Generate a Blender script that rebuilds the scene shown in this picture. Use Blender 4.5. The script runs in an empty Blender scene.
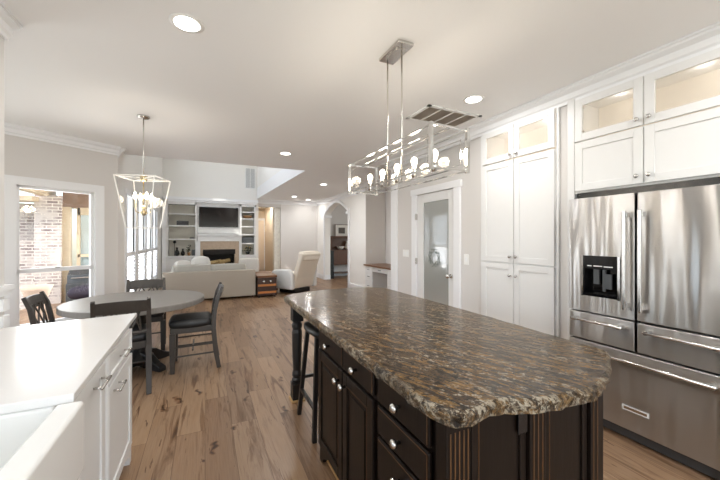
import bpy, bmesh, math, random
from mathutils import Vector, Matrix
random.seed(7)
S = bpy.context.scene
C = S.collection
PI = math.pi
CH = 2.743            # kitchen ceiling height

# ------------------------------------------------------------------ camera
cam = bpy.data.cameras.new('camera'); cam.sensor_width = 36.0; cam.lens = 328/720*36
cam.shift_y = -2/720; cam.clip_start = 0.05; cam.clip_end = 200
co = bpy.data.objects.new('camera', cam); C.objects.link(co)
co.location = (0, 0, 1.43); co.rotation_euler = (PI/2, 0, -math.radians(25.29))
S.camera = co
# ------------------------------------------------------------------ view, world, sun, daylight
S.view_settings.view_transform = 'Standard'; S.view_settings.look = 'None'
S.view_settings.gamma = 1.0; S.view_settings.exposure = 0.42
S.view_settings.use_curve_mapping = False
S.cycles.max_bounces = 10; S.cycles.diffuse_bounces = 6; S.cycles.glossy_bounces = 4
S.cycles.transmission_bounces = 6; S.cycles.transparent_max_bounces = 16
S.cycles.sample_clamp_indirect = 6.0
S.cycles.caustics_reflective = False; S.cycles.caustics_refractive = False
w = bpy.data.worlds.new('sky'); S.world = w; w.use_nodes = True
wn = w.node_tree; sky = wn.nodes.new('ShaderNodeTexSky'); sky.sky_type = 'NISHITA'
sky.sun_disc = False; sky.sun_elevation = math.radians(48); sky.sun_rotation = math.radians(235)
wn.links.new(sky.outputs[0], wn.nodes['Background'].inputs[0])
wn.nodes['Background'].inputs[1].default_value = 0.34

def lamp(name, kind, loc, rot, energy, color=(1, 1, 1), **kw):
    l = bpy.data.lights.new(name, kind); l.energy = energy; l.color = color
    for k, v in kw.items(): setattr(l, k, v)
    o = bpy.data.objects.new(name, l); C.objects.link(o); o.location = loc; o.rotation_euler = rot
    return o
sd = Vector((0.62, 0.42, -0.66))
so = lamp('sun', 'SUN', (-8, -6, 12), sd.to_track_quat('-Z', 'Y').to_euler(), 2.8, (1, .96, .9), angle=0.01)
DAY = (.94, .975, 1.0)
def win_light(name, loc, d, sx, sy, e, col=DAY):
    q = Vector(d).to_track_quat('-Z', 'Y').to_euler()
    return lamp(name, 'AREA', loc, q, e, col, shape='RECTANGLE', size=sx, size_y=sy)
win_light('daylight_sink_window', (-1.225, 0.55, 1.72), (1, 0, .1), 1.85, 1.2, 10)
win_light('daylight_back_windows', (0.9, -3.3, 1.5), (0, 1, 0), 4.2, 2.1, 78)
win_light('daylight_bay_window', (-2.2, 6.15, 1.5), (.57, -.82, -.05), 1.0, 1.8, 26)
win_light('daylight_bay_side', (-3.3, 3.55, 1.3), (1, .1, 0), 1.25, 1.5, 22)
win_light('daylight_living_windows', (-1.42, 8.2, 1.4), (1, 0, 0), 3.8, 2.0, 140)
win_light('daylight_living_high', (-1.42, 8.2, 4.17), (1, 0, -.1), 3.7, .9, 45)

# ------------------------------------------------------------------ materials
def mat(name, col, rough=.5, metal=0., bump=0., bscale=20., emit=None, estr=0., var=0., spec=None, coat=0., stretch=None):
    m = bpy.data.materials.new(name); m.use_nodes = True; nt = m.node_tree; b = nt.nodes['Principled BSDF']
    b.inputs['Roughness'].default_value = rough; b.inputs['Metallic'].default_value = metal
    if spec is not None: b.inputs['Specular IOR Level'].default_value = spec
    b.inputs['Coat Weight'].default_value = coat
    if emit: b.inputs['Emission Color'].default_value = (*emit, 1); b.inputs['Emission Strength'].default_value = estr
    tc = nt.nodes.new('ShaderNodeTexCoord'); mp = nt.nodes.new('ShaderNodeMapping'); nt.links.new(tc.outputs['Object'], mp.inputs[0])
    if stretch: mp.inputs['Scale'].default_value = stretch
    no = nt.nodes.new('ShaderNodeTexNoise'); no.inputs['Scale'].default_value = bscale; no.inputs['Detail'].default_value = 4
    nt.links.new(mp.outputs[0], no.inputs[0])
    mx = nt.nodes.new('ShaderNodeMix'); mx.data_type = 'RGBA'
    mx.inputs['A'].default_value = (*[c*(1-var) for c in col], 1); mx.inputs['B'].default_value = (*[min(1, c*(1+var)) for c in col], 1)
    nt.links.new(no.outputs['Fac'], mx.inputs['Factor']); nt.links.new(mx.outputs['Result'], b.inputs['Base Color'])
    if bump:
        bp = nt.nodes.new('ShaderNodeBump'); bp.inputs['Strength'].default_value = bump; bp.inputs['Distance'].default_value = .01
        nt.links.new(no.outputs['Fac'], bp.inputs['Height']); nt.links.new(bp.outputs[0], b.inputs['Normal'])
    return m
def srgb(r, g, b): return tuple(((c/255)/12.92 if c/255 <= .04045 else ((c/255+.055)/1.055)**2.4) for c in (r, g, b))
M = {}
M['wall'] = mat('wall_paint', srgb(217, 214, 211), .85, bump=.03, bscale=120)
M['wallwhite'] = mat('white_wall_paint', srgb(238, 236, 232), .8, bump=.03, bscale=120)
M['tanwall'] = mat('tan_wall_paint', srgb(214, 202, 184), .85, bump=.03, bscale=120)
M['ceil'] = mat('ceiling_paint', srgb(243, 243, 243), .9, bump=.05, bscale=160)
M['white'] = mat('white_lacquer', srgb(228, 228, 227), .38, var=.01)
M['trim'] = mat('white_trim_paint', srgb(238, 239, 241), .45)
M['shelfback'] = mat('grey_cabinet_paint', srgb(205, 200, 188), .6)
M['quartz'] = mat('white_quartz', srgb(226, 225, 224), .18, var=.02, bscale=60)
M['sink'] = mat('white_fireclay', srgb(232, 232, 230), .15)
M['glow_in'] = mat('cream_cabinet_interior', srgb(238, 226, 208), .6)
M['chrome'] = mat('polished_chrome', (.72, .71, .69), .12, 1.0)
M['nickel'] = mat('brushed_nickel', (.66, .64, .61), .24, 1.0)
M['brass'] = mat('champagne_brass', (.72, .6, .38), .25, 1.0)
M['palegold'] = mat('pale_satin_gold', (.9, .88, .84), .3, .4)
M['espresso'] = mat('espresso_wood', srgb(24, 17, 13), .38, spec=.2, var=.35, bscale=9, stretch=(6, 6, .7), bump=.05)
M['edgeline'] = mat('brown_edge_highlight', srgb(84, 56, 30), .4, var=.3, bscale=30)  # painted edge highlights on drawers, doors and panels; also colours the flutes
M['oakshoe'] = mat('oak_shoe_moulding', srgb(196, 160, 110), .5, var=.1)
M['blackpaint'] = mat('black_painted_wood', srgb(30, 28, 27), .4, var=.1)
M['chairwood'] = mat('charcoal_painted_wood', srgb(66, 61, 57), .42, var=.15, bscale=12, stretch=(4, 4, 1))
M['leather'] = mat('black_leather', srgb(38, 39, 41), .42, bump=.15, bscale=60, var=.1)
M['tabletop'] = mat('weathered_grey_wood', srgb(132, 128, 123), .4, var=.18, bscale=7, stretch=(1, 6, 1), bump=.08)
M['sofa'] = mat('oatmeal_linen', srgb(176, 167, 154), .9, bump=.3, bscale=260, var=.04)
M['cushion'] = mat('pale_grey_linen', srgb(176, 173, 165), .9, bump=.3, bscale=200, var=.04)
M['pillow'] = mat('white_cotton', srgb(214, 211, 205), .9, bump=.3, bscale=90)
M['recl'] = mat('cream_upholstery', srgb(230, 221, 207), .8, bump=.2, bscale=150)
M['reclarm'] = mat('pale_upholstery', srgb(222, 222, 220), .8, bump=.2, bscale=150)
M['darkwood'] = mat('dark_walnut', srgb(92, 58, 38), .35, var=.3, bscale=8, stretch=(5, 5, 1))
M['trunkwood'] = mat('dark_trunk_leather', srgb(62, 38, 26), .4, var=.25, bscale=30, bump=.1)
M['strap'] = mat('tan_leather_strap', srgb(190, 122, 62), .45, var=.1)
M['deskwood'] = mat('brown_desk_top', srgb(120, 82, 54), .3, var=.3, bscale=12, stretch=(1, 6, 1))
M['black'] = mat('black_plastic', srgb(20, 20, 22), .25)
M['blackgloss'] = mat('black_glass', srgb(14, 14, 16), .06)
M['screen'] = mat('tv_screen', srgb(24, 18, 16), .14, spec=.18)
M['tan_tile'] = mat('tan_stone_tile', srgb(180, 158, 136), .4, var=.2, bscale=18)
M['soot'] = mat('firebox_black', srgb(32, 28, 26), .8, var=.3)
M['marble'] = mat('grey_white_marble', srgb(222, 222, 220), .3, var=.12, bscale=6)
M['log'] = mat('ceramic_log', srgb(186, 160, 112), .8, var=.4, bscale=20)
M['leafm'] = mat('dark_green_leaf', srgb(58, 62, 42), .6, var=.3)
M['basket'] = mat('wicker', srgb(160, 120, 80), .7, bump=.5, bscale=90, var=.3)
M['paper'] = mat('picture_mat', srgb(235, 232, 226), .7)
M['photo'] = mat('dark_print', srgb(90, 84, 78), .6, var=.6, bscale=14)
M['concrete'] = mat('patio_concrete', srgb(196, 190, 180), .9, var=.08, bscale=4)
M['cedar'] = mat('cedar_stain', srgb(190, 172, 144), .6, var=.15, bscale=10, stretch=(1, 6, 1))
M['grass'] = mat('lawn_grass', srgb(104, 124, 74), .9, var=.3, bscale=3)
M['hedge'] = mat('hedge_leaves', srgb(86, 104, 66), .9, var=.5, bscale=9, bump=.6)
M['terracotta'] = mat('pale_terracotta', srgb(214, 190, 170), .8, var=.1)
M['purple'] = mat('dark_purple_cushion', srgb(40, 34, 48), .8)
M['greymetal'] = mat('dark_grey_metal', srgb(82, 84, 86), .4, .6)
M['louvre'] = mat('vent_dark_slats', srgb(196, 186, 176), .6)
M['plastic'] = mat('white_plastic', srgb(240, 240, 238), .4)
M['stone'] = mat('pale_pebbled_stone', srgb(240, 234, 224), .8, var=.22, bscale=14, bump=.8)
M['peach'] = mat('peach_wall_paint', srgb(232, 218, 200), .85)
M['bulb'] = mat('lit_bulb', (1, .95, .85), .3, emit=(1, .86, .66), estr=14)
M['lens'] = mat('lit_downlight_lens', (1, 1, 1), .4, emit=(1, .95, .88), estr=9)
M['candle'] = mat('cream_candle_sleeve', srgb(236, 226, 200), .5)
M['shade'] = mat('white_shutter_paint', srgb(246, 247, 250), .5)

def glass(name, tint=(1, 1, 1), refl=.1, rough=.0, edge=.8):
    m = bpy.data.materials.new(name); m.use_nodes = True; nt = m.node_tree; nt.nodes.remove(nt.nodes['Principled BSDF'])
    t = nt.nodes.new('ShaderNodeBsdfTransparent'); t.inputs[0].default_value = (*tint, 1)
    g = nt.nodes.new('ShaderNodeBsdfGlossy'); g.inputs['Roughness'].default_value = rough
    f = nt.nodes.new('ShaderNodeLayerWeight'); f.inputs[0].default_value = .5
    p = nt.nodes.new('ShaderNodeMath'); p.operation = 'POWER'; p.inputs[1].default_value = 5
    a = nt.nodes.new('ShaderNodeMath'); a.operation = 'MULTIPLY_ADD'; a.inputs[1].default_value = edge; a.inputs[2].default_value = refl; a.use_clamp = True
    nt.links.new(f.outputs['Facing'], p.inputs[0]); nt.links.new(p.outputs[0], a.inputs[0])
    mx = nt.nodes.new('ShaderNodeMixShader'); nt.links.new(a.outputs[0], mx.inputs[0])
    nt.links.new(t.outputs[0], mx.inputs[1]); nt.links.new(g.outputs[0], mx.inputs[2])
    nt.links.new(mx.outputs[0], nt.nodes['Material Output'].inputs[0]); return m
M['glass'] = glass('clear_glass', refl=.03)
M['lampglass'] = glass('bevelled_lamp_glass', tint=(.97, .97, .97), refl=.025, rough=.04, edge=.3)
def frosted():
    m = mat('frosted_pantry_glass', srgb(160, 163, 160), .1, spec=.9); nt = m.node_tree; b = nt.nodes['Principled BSDF']
    g = nt.nodes.new('ShaderNodeBsdfGlossy'); g.inputs['Roughness'].default_value = .03
    x = nt.nodes.new('ShaderNodeMixShader'); x.inputs[0].default_value = .2; nt.links.new(b.outputs[0], x.inputs[1]); nt.links.new(g.outputs[0], x.inputs[2])
    nt.links.new(x.outputs[0], nt.nodes['Material Output'].inputs[0])
    return m
M['frost'] = frosted()
m = mat('white_glow_sheet', (.86, .87, .88), .9); nt = m.node_tree; tl = nt.nodes.new('ShaderNodeBsdfTranslucent'); tl.inputs[0].default_value = (.85, .87, .9, 1)
x = nt.nodes.new('ShaderNodeMixShader'); x.inputs[0].default_value = .4; nt.links.new(nt.nodes['Principled BSDF'].outputs[0], x.inputs[1]); nt.links.new(tl.outputs[0], x.inputs[2]); nt.links.new(x.outputs[0], nt.nodes['Material Output'].inputs[0])
M['glowsheet'] = m  # translucent stand-in for the bright overexposed panes
M['seeded'] = mat('frosted_cabinet_glass', srgb(240, 230, 216), .3)
b = M['seeded'].node_tree.nodes['Principled BSDF']; b.inputs['Alpha'].default_value = .28

def steel():
    m = bpy.data.materials.new('brushed_stainless'); m.use_nodes = True; nt = m.node_tree; b = nt.nodes['Principled BSDF']
    b.inputs['Base Color'].default_value = (.52, .51, .50, 1); b.inputs['Metallic'].default_value = 1; b.inputs['Roughness'].default_value = .31
    tc = nt.nodes.new('ShaderNodeTexCoord'); mp = nt.nodes.new('ShaderNodeMapping'); mp.inputs['Scale'].default_value = (1, 5.0, .55)
    nt.links.new(tc.outputs['Object'], mp.inputs[0])
    n1 = nt.nodes.new('ShaderNodeTexNoise'); n1.inputs['Scale'].default_value = 1.7; n1.inputs['Detail'].default_value = .6
    nt.links.new(mp.outputs[0], n1.inputs[0])
    b1 = nt.nodes.new('ShaderNodeBump'); b1.inputs['Strength'].default_value = .9; b1.inputs['Distance'].default_value = .03
    nt.links.new(n1.outputs['Fac'], b1.inputs['Height'])
    nt.links.new(b1.outputs[0], b.inputs['Normal'])
    b.inputs['Anisotropic'].default_value = .96; b.inputs['Anisotropic Rotation'].default_value = .25
    tg = nt.nodes.new('ShaderNodeTangent'); tg.direction_type = 'RADIAL'; tg.axis = 'Z'
    nt.links.new(tg.outputs[0], b.inputs['Tangent'])
    return m
M['steel'] = steel()

def ramp(nt, stops, interp='LINEAR'):
    r = nt.nodes.new('ShaderNodeValToRGB'); cr = r.color_ramp; cr.interpolation = interp
    while len(cr.elements) < len(stops): cr.elements.new(.5)
    for e, (p, c) in zip(cr.elements, stops): e.position = p; e.color = (*c, 1)
    return r
def granite(cl=.55, cc=(150, 142, 128), spec=.2):
    m = bpy.data.materials.new('brown_gold_granite'); m.use_nodes = True; nt = m.node_tree; b = nt.nodes['Principled BSDF']
    N, L = nt.nodes, nt.links
    tc = N.new('ShaderNodeTexCoord')
    def noise(scale, sc, rz, det, rough, dist, stops, loc=(0, 0, 0)):
        mp = N.new('ShaderNodeMapping'); mp.vector_type = 'TEXTURE'; mp.inputs['Rotation'].default_value = (0, 0, rz); mp.inputs['Scale'].default_value = tuple(1/q_ for q_ in sc); mp.inputs['Location'].default_value = loc
        L.new(tc.outputs['Object'], mp.inputs[0])
        n = N.new('ShaderNodeTexNoise'); n.inputs['Scale'].default_value = scale; n.inputs['Detail'].default_value = det; n.inputs['Roughness'].default_value = rough; n.inputs['Distortion'].default_value = dist
        L.new(mp.outputs[0], n.inputs[0]); r = ramp(nt, stops); L.new(n.outputs['Fac'], r.inputs[0]); return n, r
    # base: dark brown / umber streaks
    n1, base = noise(5, (1.2, 8, 4), RZ, 10, .75, .5, [(.36, srgb(16, 12, 10)), (.44, srgb(40, 31, 24)), (.50, srgb(88, 69, 48)), (.55, srgb(34, 27, 21)), (.61, srgb(104, 86, 64)), (.68, srgb(164, 148, 124))])
    # gold veins
    n2, gold = noise(5.2, (1.1, 6.5, 3), RZ, 8, .7, .6, [(.52, (0, 0, 0)), (.57, (.9, .9, .9)), (.59, (.2, .2, .2)), (.63, (0, 0, 0))], (3, 1, 0))
    # grey-white crystals
    n3, cry = noise(32, (1, 1.5, 1), RZ, 5, .8, 0, [(cl, (0, 0, 0)), (cl+.05, (.95, .95, .95))])
    n4, area = noise(3.0, (1, 2, 1), RZ, 4, .6, .5, [(.40, (.15, .15, .15)), (.60, (1, 1, 1))], (7, 2, 0))
    n5, blk = noise(30, (1, 1.8, 1), RZ, 4, .75, 0, [(.42, (1, 1, 1)), (.47, (0, 0, 0))])
    def mix(fa, A, B, mode='MIX'):
        x = N.new('ShaderNodeMix'); x.data_type = 'RGBA'; x.blend_type = mode
        if isinstance(fa, float): x.inputs['Factor'].default_value = fa
        else: L.new(fa, x.inputs['Factor'])
        for q_, k in ((A, 'A'), (B, 'B')):
            if isinstance(q_, tuple): x.inputs[k].default_value = (*q_, 1)
            else: L.new(q_, x.inputs[k])
        return x.outputs['Result']
    c1 = mix(gold.outputs[0], base.outputs[0], srgb(138, 106, 62))
    cf = N.new('ShaderNodeMath'); cf.operation = 'MULTIPLY'; L.new(cry.outputs[0], cf.inputs[0]); L.new(area.outputs[0], cf.inputs[1])
    c2 = mix(cf.outputs[0], c1, srgb(*cc))
    bf = N.new('ShaderNodeMath'); bf.operation = 'MULTIPLY'; bf.inputs[1].default_value = .8; L.new(blk.outputs[0], bf.inputs[0])
    c3 = mix(bf.outputs[0], c2, srgb(26, 21, 18))
    L.new(c3, b.inputs['Base Color'])
    b.inputs['Roughness'].default_value = .16; b.inputs['Specular IOR Level'].default_value = spec
    return m, nt, n3
RZ = 2.0
g_, gnt, gn2 = granite(); M['granite'] = g_
g2, gnt2, gn22 = granite(.49, (160, 150, 132)); g2.name = 'chiselled_granite_edge'; M['granite_edge'] = g2
bb = g2.node_tree.nodes['Principled BSDF']; bb.inputs['Roughness'].default_value = .4
bp = gnt2.nodes.new('ShaderNodeBump'); bp.inputs['Strength'].default_value = .8; bp.inputs['Distance'].default_value = .012
gnt2.links.new(gn22.outputs['Fac'], bp.inputs['Height']); gnt2.links.new(bp.outputs[0], bb.inputs['Normal'])

def floor_mat():
    m = bpy.data.materials.new('hickory_planks'); m.use_nodes = True; nt = m.node_tree; b = nt.nodes['Principled BSDF']; N, L = nt.nodes, nt.links
    tc = N.new('ShaderNodeTexCoord')
    rot = N.new('ShaderNodeMapping'); rot.inputs['Rotation'].default_value = (0, 0, PI/2); L.new(tc.outputs['Object'], rot.inputs[0])
    br = N.new('ShaderNodeTexBrick'); br.offset = .37; br.offset_frequency = 2
    br.inputs['Color1'].default_value = (0, 0, 0, 1); br.inputs['Color2'].default_value = (1, 1, 1, 1); br.inputs['Mortar'].default_value = (.5, .5, .5, 1)
    br.inputs['Scale'].default_value = 1; br.inputs['Mortar Size'].default_value = .0018; br.inputs['Mortar Smooth'].default_value = .3
    br.inputs['Brick Width'].default_value = 1.35; br.inputs['Row Height'].default_value = .185
    L.new(rot.outputs[0], br.inputs[0])
    pc = ramp(nt, [(0, srgb(136, 108, 84)), (.3, srgb(164, 134, 106)), (.55, srgb(148, 119, 92)), (.8, srgb(172, 144, 116)), (1, srgb(126, 98, 75))])
    L.new(br.outputs['Color'], pc.inputs[0])
    off = N.new('ShaderNodeVectorMath'); off.operation = 'MULTIPLY_ADD'; off.inputs[1].default_value = (7, 3, 5)
    sep = N.new('ShaderNodeMapping'); sep.inputs['Scale'].default_value = (7.5, .62, 1); L.new(tc.outputs['Object'], sep.inputs[0])
    L.new(br.outputs['Color'], off.inputs[0]); L.new(sep.outputs[0], off.inputs[2])
    g = N.new('ShaderNodeTexNoise'); g.inputs['Scale'].default_value = 2.2; g.inputs['Detail'].default_value = 7; g.inputs['Roughness'].default_value = .62; g.inputs['Distortion'].default_value = .9
    L.new(off.outputs[0], g.inputs[0])
    gr = ramp(nt, [(.30, srgb(122, 92, 68)), (.38, srgb(190, 170, 150)), (.5, (1, 1, 1)), (.7, srgb(246, 238, 228))])
    L.new(g.outputs['Fac'], gr.inputs[0])
    mx = N.new('ShaderNodeMix'); mx.data_type = 'RGBA'; mx.blend_type = 'MULTIPLY'; mx.inputs['Factor'].default_value = .85
    L.new(pc.outputs[0], mx.inputs['A']); L.new(gr.outputs[0], mx.inputs['B'])
    # fine grain
    fs = N.new('ShaderNodeMapping'); fs.inputs['Scale'].default_value = (60, 2.5, 1); L.new(tc.outputs['Object'], fs.inputs[0])
    fn = N.new('ShaderNodeTexNoise'); fn.inputs['Scale'].default_value = 2; fn.inputs['Detail'].default_value = 4; L.new(fs.outputs[0], fn.inputs[0])
    fr = ramp(nt, [(.35, (.86, .84, .82)), (.6, (1, 1, 1))]); L.new(fn.outputs['Fac'], fr.inputs[0])
    m2 = N.new('ShaderNodeMix'); m2.data_type = 'RGBA'; m2.blend_type = 'MULTIPLY'; m2.inputs['Factor'].default_value = .8
    L.new(mx.outputs['Result'], m2.inputs['A']); L.new(fr.outputs[0], m2.inputs['B'])
    # knots and dark cracks
    ks = N.new('ShaderNodeMapping'); ks.inputs['Scale'].default_value = (3.4, 1.5, 1); L.new(tc.outputs['Object'], ks.inputs[0])
    kd = N.new('ShaderNodeTexNoise'); kd.inputs['Scale'].default_value = 9; L.new(tc.outputs['Object'], kd.inputs[0])
    ka = N.new('ShaderNodeVectorMath'); ka.operation = 'MULTIPLY_ADD'; ka.inputs[1].default_value = (.42, .42, 0)
    L.new(kd.outputs['Color'], ka.inputs[0]); L.new(ks.outputs[0], ka.inputs[2])
    kv = N.new('ShaderNodeTexVoronoi'); kv.inputs['Scale'].default_value = 1.0; kv.voronoi_dimensions = '2D'; L.new(ka.outputs[0], kv.inputs[0])
    kr = ramp(nt, [(.018, srgb(70, 48, 36)), (.05, srgb(190, 166, 144)), (.09, (1, 1, 1))]); L.new(kv.outputs['Distance'], kr.inputs[0])
    m3 = N.new('ShaderNodeMix'); m3.data_type = 'RGBA'; m3.blend_type = 'MULTIPLY'; m3.inputs['Factor'].default_value = .9
    L.new(m2.outputs['Result'], m3.inputs['A']); L.new(kr.outputs[0], m3.inputs['B'])
    cs = N.new('ShaderNodeMapping'); cs.inputs['Scale'].default_value = (10, 1.3, 1); cs.inputs['Location'].default_value = (3, 7, 0); L.new(tc.outputs['Object'], cs.inputs[0])
    cn = N.new('ShaderNodeTexNoise'); cn.inputs['Scale'].default_value = 1.5; cn.inputs['Detail'].default_value = 6; cn.inputs['Distortion'].default_value = 1.6; L.new(cs.outputs[0], cn.inputs[0])
    cr = ramp(nt, [(.0, (1, 1, 1)), (.655, (1, 1, 1)), (.675, srgb(128, 92, 66)), (.70, srgb(96, 66, 46)), (.72, srgb(186, 156, 130)), (.76, (1, 1, 1))]); L.new(cn.outputs['Fac'], cr.inputs[0])
    m4 = N.new('ShaderNodeMix'); m4.data_type = 'RGBA'; m4.blend_type = 'MULTIPLY'; m4.inputs['Factor'].default_value = .8
    L.new(m3.outputs['Result'], m4.inputs['A']); L.new(cr.outputs[0], m4.inputs['B'])
    # seams
    sm = N.new('ShaderNodeMix'); sm.data_type = 'RGBA'; L.new(br.outputs['Fac'], sm.inputs['Factor'])
    L.new(m4.outputs['Result'], sm.inputs['A']); sm.inputs['B'].default_value = (*srgb(104, 78, 56), 1)
    L.new(sm.outputs['Result'], b.inputs['Base Color'])
    b.inputs['Roughness'].default_value = .36
    bp = N.new('ShaderNodeBump'); bp.inputs['Strength'].default_value = .12; bp.inputs['Distance'].default_value = .005
    L.new(g.outputs['Fac'], bp.inputs['Height']); L.new(bp.outputs[0], b.inputs['Normal'])
    return m
M['floor'] = floor_mat()
def brick_mat():
    m = bpy.data.materials.new('whitewashed_brick'); m.use_nodes = True; nt = m.node_tree; b = nt.nodes['Principled BSDF']; N, L = nt.nodes, nt.links
    tc = N.new('ShaderNodeTexCoord'); rot = N.new('ShaderNodeMapping'); rot.inputs['Rotation'].default_value = (-PI/2, 0, 0); L.new(tc.outputs['Object'], rot.inputs[0])
    br = N.new('ShaderNodeTexBrick'); br.inputs['Scale'].default_value = 1; br.inputs['Brick Width'].default_value = .2; br.inputs['Row Height'].default_value = .068
    br.inputs['Mortar Size'].default_value = .01; br.inputs['Color1'].default_value = (*srgb(186, 172, 164), 1); br.inputs['Color2'].default_value = (*srgb(132, 118, 116), 1); br.inputs['Mortar'].default_value = (*srgb(222, 214, 204), 1)
    L.new(rot.outputs[0], br.inputs[0])
    n = N.new('ShaderNodeTexNoise'); n.inputs['Scale'].default_value = 5; n.inputs['Detail'].default_value = 5; L.new(tc.outputs['Object'], n.inputs[0])
    r = ramp(nt, [(.4, (0, 0, 0)), (.6, (1, 1, 1))]); L.new(n.outputs['Fac'], r.inputs[0])
    mx = N.new('ShaderNodeMix'); mx.data_type = 'RGBA'; L.new(r.outputs[0], mx.inputs['Factor']); mx.inputs['B'].default_value = (*srgb(204, 194, 186), 1)
    L.new(br.outputs['Color'], mx.inputs['A']); L.new(mx.outputs['Result'], b.inputs['Base Color']); b.inputs['Roughness'].default_value = .9
    return m
M['brick'] = brick_mat()
M['brownbrick'] = mat('brown_brick', srgb(128, 104, 88), .9, var=.35, bscale=12)

# ------------------------------------------------------------------ mesh helpers
class MB:
    def __init__(s): s.bm = bmesh.new()
    def box(s, x0, x1, y0, y1, z0, z1):
        x0, x1 = min(x0, x1), max(x0, x1); y0, y1 = min(y0, y1), max(y0, y1); z0, z1 = min(z0, z1), max(z0, z1)
        v = [s.bm.verts.new(p) for p in [(x0,y0,z0),(x1,y0,z0),(x1,y1,z0),(x0,y1,z0),(x0,y0,z1),(x1,y0,z1),(x1,y1,z1),(x0,y1,z1)]]
        for f in [(0,3,2,1),(4,5,6,7),(0,1,5,4),(1,2,6,5),(2,3,7,6),(3,0,4,7)]: s.bm.faces.new([v[i] for i in f])
        return s
    def prism(s, pts, a, b, axis='z'):
        """pts: 2D outline; extruded from a to b along axis (z: xy, x: yz, y: xz)"""
        def P(p, h):
            return {'z': (p[0], p[1], h), 'x': (h, p[0], p[1]), 'y': (p[0], h, p[1])}[axis]
        lo = [s.bm.verts.new(P(p, a)) for p in pts]; hi = [s.bm.verts.new(P(p, b)) for p in pts]
        n = len(pts)
        s.bm.faces.new(lo[::-1]); s.bm.faces.new(hi)
        for i in range(n): s.bm.faces.new([lo[i], lo[(i+1) % n], hi[(i+1) % n], hi[i]])
        return s
    def tube(s, path, r, n=10, cap=True, sq=False):
        path = [Vector(p) for p in path]; rs = r if isinstance(r, (list, tuple)) else [r]*len(path)
        rings = []
        for i, p in enumerate(path):
            d = (path[min(i+1, len(path)-1)] - path[max(i-1, 0)]).normalized()
            up = Vector((0, 0, 1)) if abs(d.z) < .95 else Vector((0, 1, 0))
            a = d.cross(up).normalized(); b_ = d.cross(a).normalized()
            k = 4 if sq else n; ph = PI/4 if sq else 0; q = math.sqrt(2) if sq else 1
            rings.append([s.bm.verts.new(p + (a*math.cos(2*PI*j/k+ph) + b_*math.sin(2*PI*j/k+ph))*rs[i]*q) for j in range(k)])
        k = len(rings[0])
        for A, B in zip(rings, rings[1:]):
            for j in range(k): s.bm.faces.new([A[j], A[(j+1) % k], B[(j+1) % k], B[j]])
        if cap: s.bm.faces.new(rings[0][::-1]); s.bm.faces.new(rings[-1])
        return s
    def lathe(s, prof, c=(0, 0, 0), n=20, axis='z', sgn=1):
        """prof: (radius, height) list"""
        c = Vector(c); rings = []
        for r, h in prof:
            ring = []
            for j in range(n):
                a = 2*PI*j/n; u, v = r*math.cos(a), r*math.sin(a)
                q = {'z': (u, v, h*sgn), 'x': (h*sgn, u, v), 'y': (u, h*sgn, v)}[axis]
                ring.append(s.bm.verts.new(c + Vector(q)))
            rings.append(ring)
        for A, B in zip(rings, rings[1:]):
            for j in range(n): s.bm.faces.new([A[j], A[(j+1) % n], B[(j+1) % n], B[j]])
        s.bm.faces.new(rings[0][::-1]); s.bm.faces.new(rings[-1])
        return s
    def soft(s, x0, x1, y0, y1, z0, z1, puff=.3, n=8):
        """a cushion: box subdivided and puffed"""
        c = Vector(((x0+x1)/2, (y0+y1)/2, (z0+z1)/2)); h = Vector(((x1-x0)/2, (y1-y0)/2, (z1-z0)/2))
        old = set(s.bm.verts); r = bmesh.ops.create_cube(s.bm, size=2)
        es = list({e for v in r['verts'] for e in v.link_edges})
        bmesh.ops.subdivide_edges(s.bm, edges=es, cuts=n, use_grid_fill=True)
        allv = [v for v in s.bm.verts if v not in old]
        for v in allv:
            p = v.co.copy()
            q = Vector((p.x*math.sqrt(max(0, 1-p.y*p.y/2-p.z*p.z/2+p.y*p.y*p.z*p.z/3)), p.y*math.sqrt(max(0, 1-p.z*p.z/2-p.x*p.x/2+p.z*p.z*p.x*p.x/3)), p.z*math.sqrt(max(0, 1-p.x*p.x/2-p.y*p.y/2+p.x*p.x*p.y*p.y/3))))
            q = p.lerp(q, puff); v.co = Vector((q.x*h.x, q.y*h.y, q.z*h.z)) + c
        return s
    def ball(s, c, r, seg=12, sc=(1, 1, 1)):
        o = bmesh.ops.create_uvsphere(s.bm, u_segments=seg, v_segments=max(6, seg*2//3), radius=r)
        for v in o['verts']: v.co = Vector((v.co.x*sc[0], v.co.y*sc[1], v.co.z*sc[2])) + Vector(c)
        return s
    def rot(s, ang, axis='Z', c=(0, 0, 0)):
        bmesh.ops.rotate(s.bm, cent=Vector(c), matrix=Matrix.Rotation(ang, 3, axis), verts=list(s.bm.verts)); return s
def base_of(o):
    v = Vector((0, 0, 0))
    while o is not None: v += o.location; o = o.parent
    return v
def build(name, mb, m, parent=None, bevel=0., smooth=False, label=None, seg=2):
    me = bpy.data.meshes.new(name)
    if parent is not None: bmesh.ops.translate(mb.bm, vec=-base_of(parent), verts=list(mb.bm.verts))
    bmesh.ops.recalc_face_normals(mb.bm, faces=list(mb.bm.faces))
    mb.bm.to_mesh(me); mb.bm.free(); me.materials.append(m if not isinstance(m, str) else M[m])
    o = bpy.data.objects.new(name, me); C.objects.link(o)
    if parent is not None: o.parent = parent
    if smooth: me.polygons.foreach_set('use_smooth', [True]*len(me.polygons))
    if bevel:
        bv = o.modifiers.new('bevel', 'BEVEL'); bv.width = bevel; bv.segments = seg; bv.limit_method = 'ANGLE'; bv.angle_limit = .6
    if label: o['label'] = label
    return o
def tag(o, label, cat, group=None, kind=None):
    o['label'] = label; o['category'] = cat
    if group: o['group'] = group
    if kind: o['kind'] = kind
    return o
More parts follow.
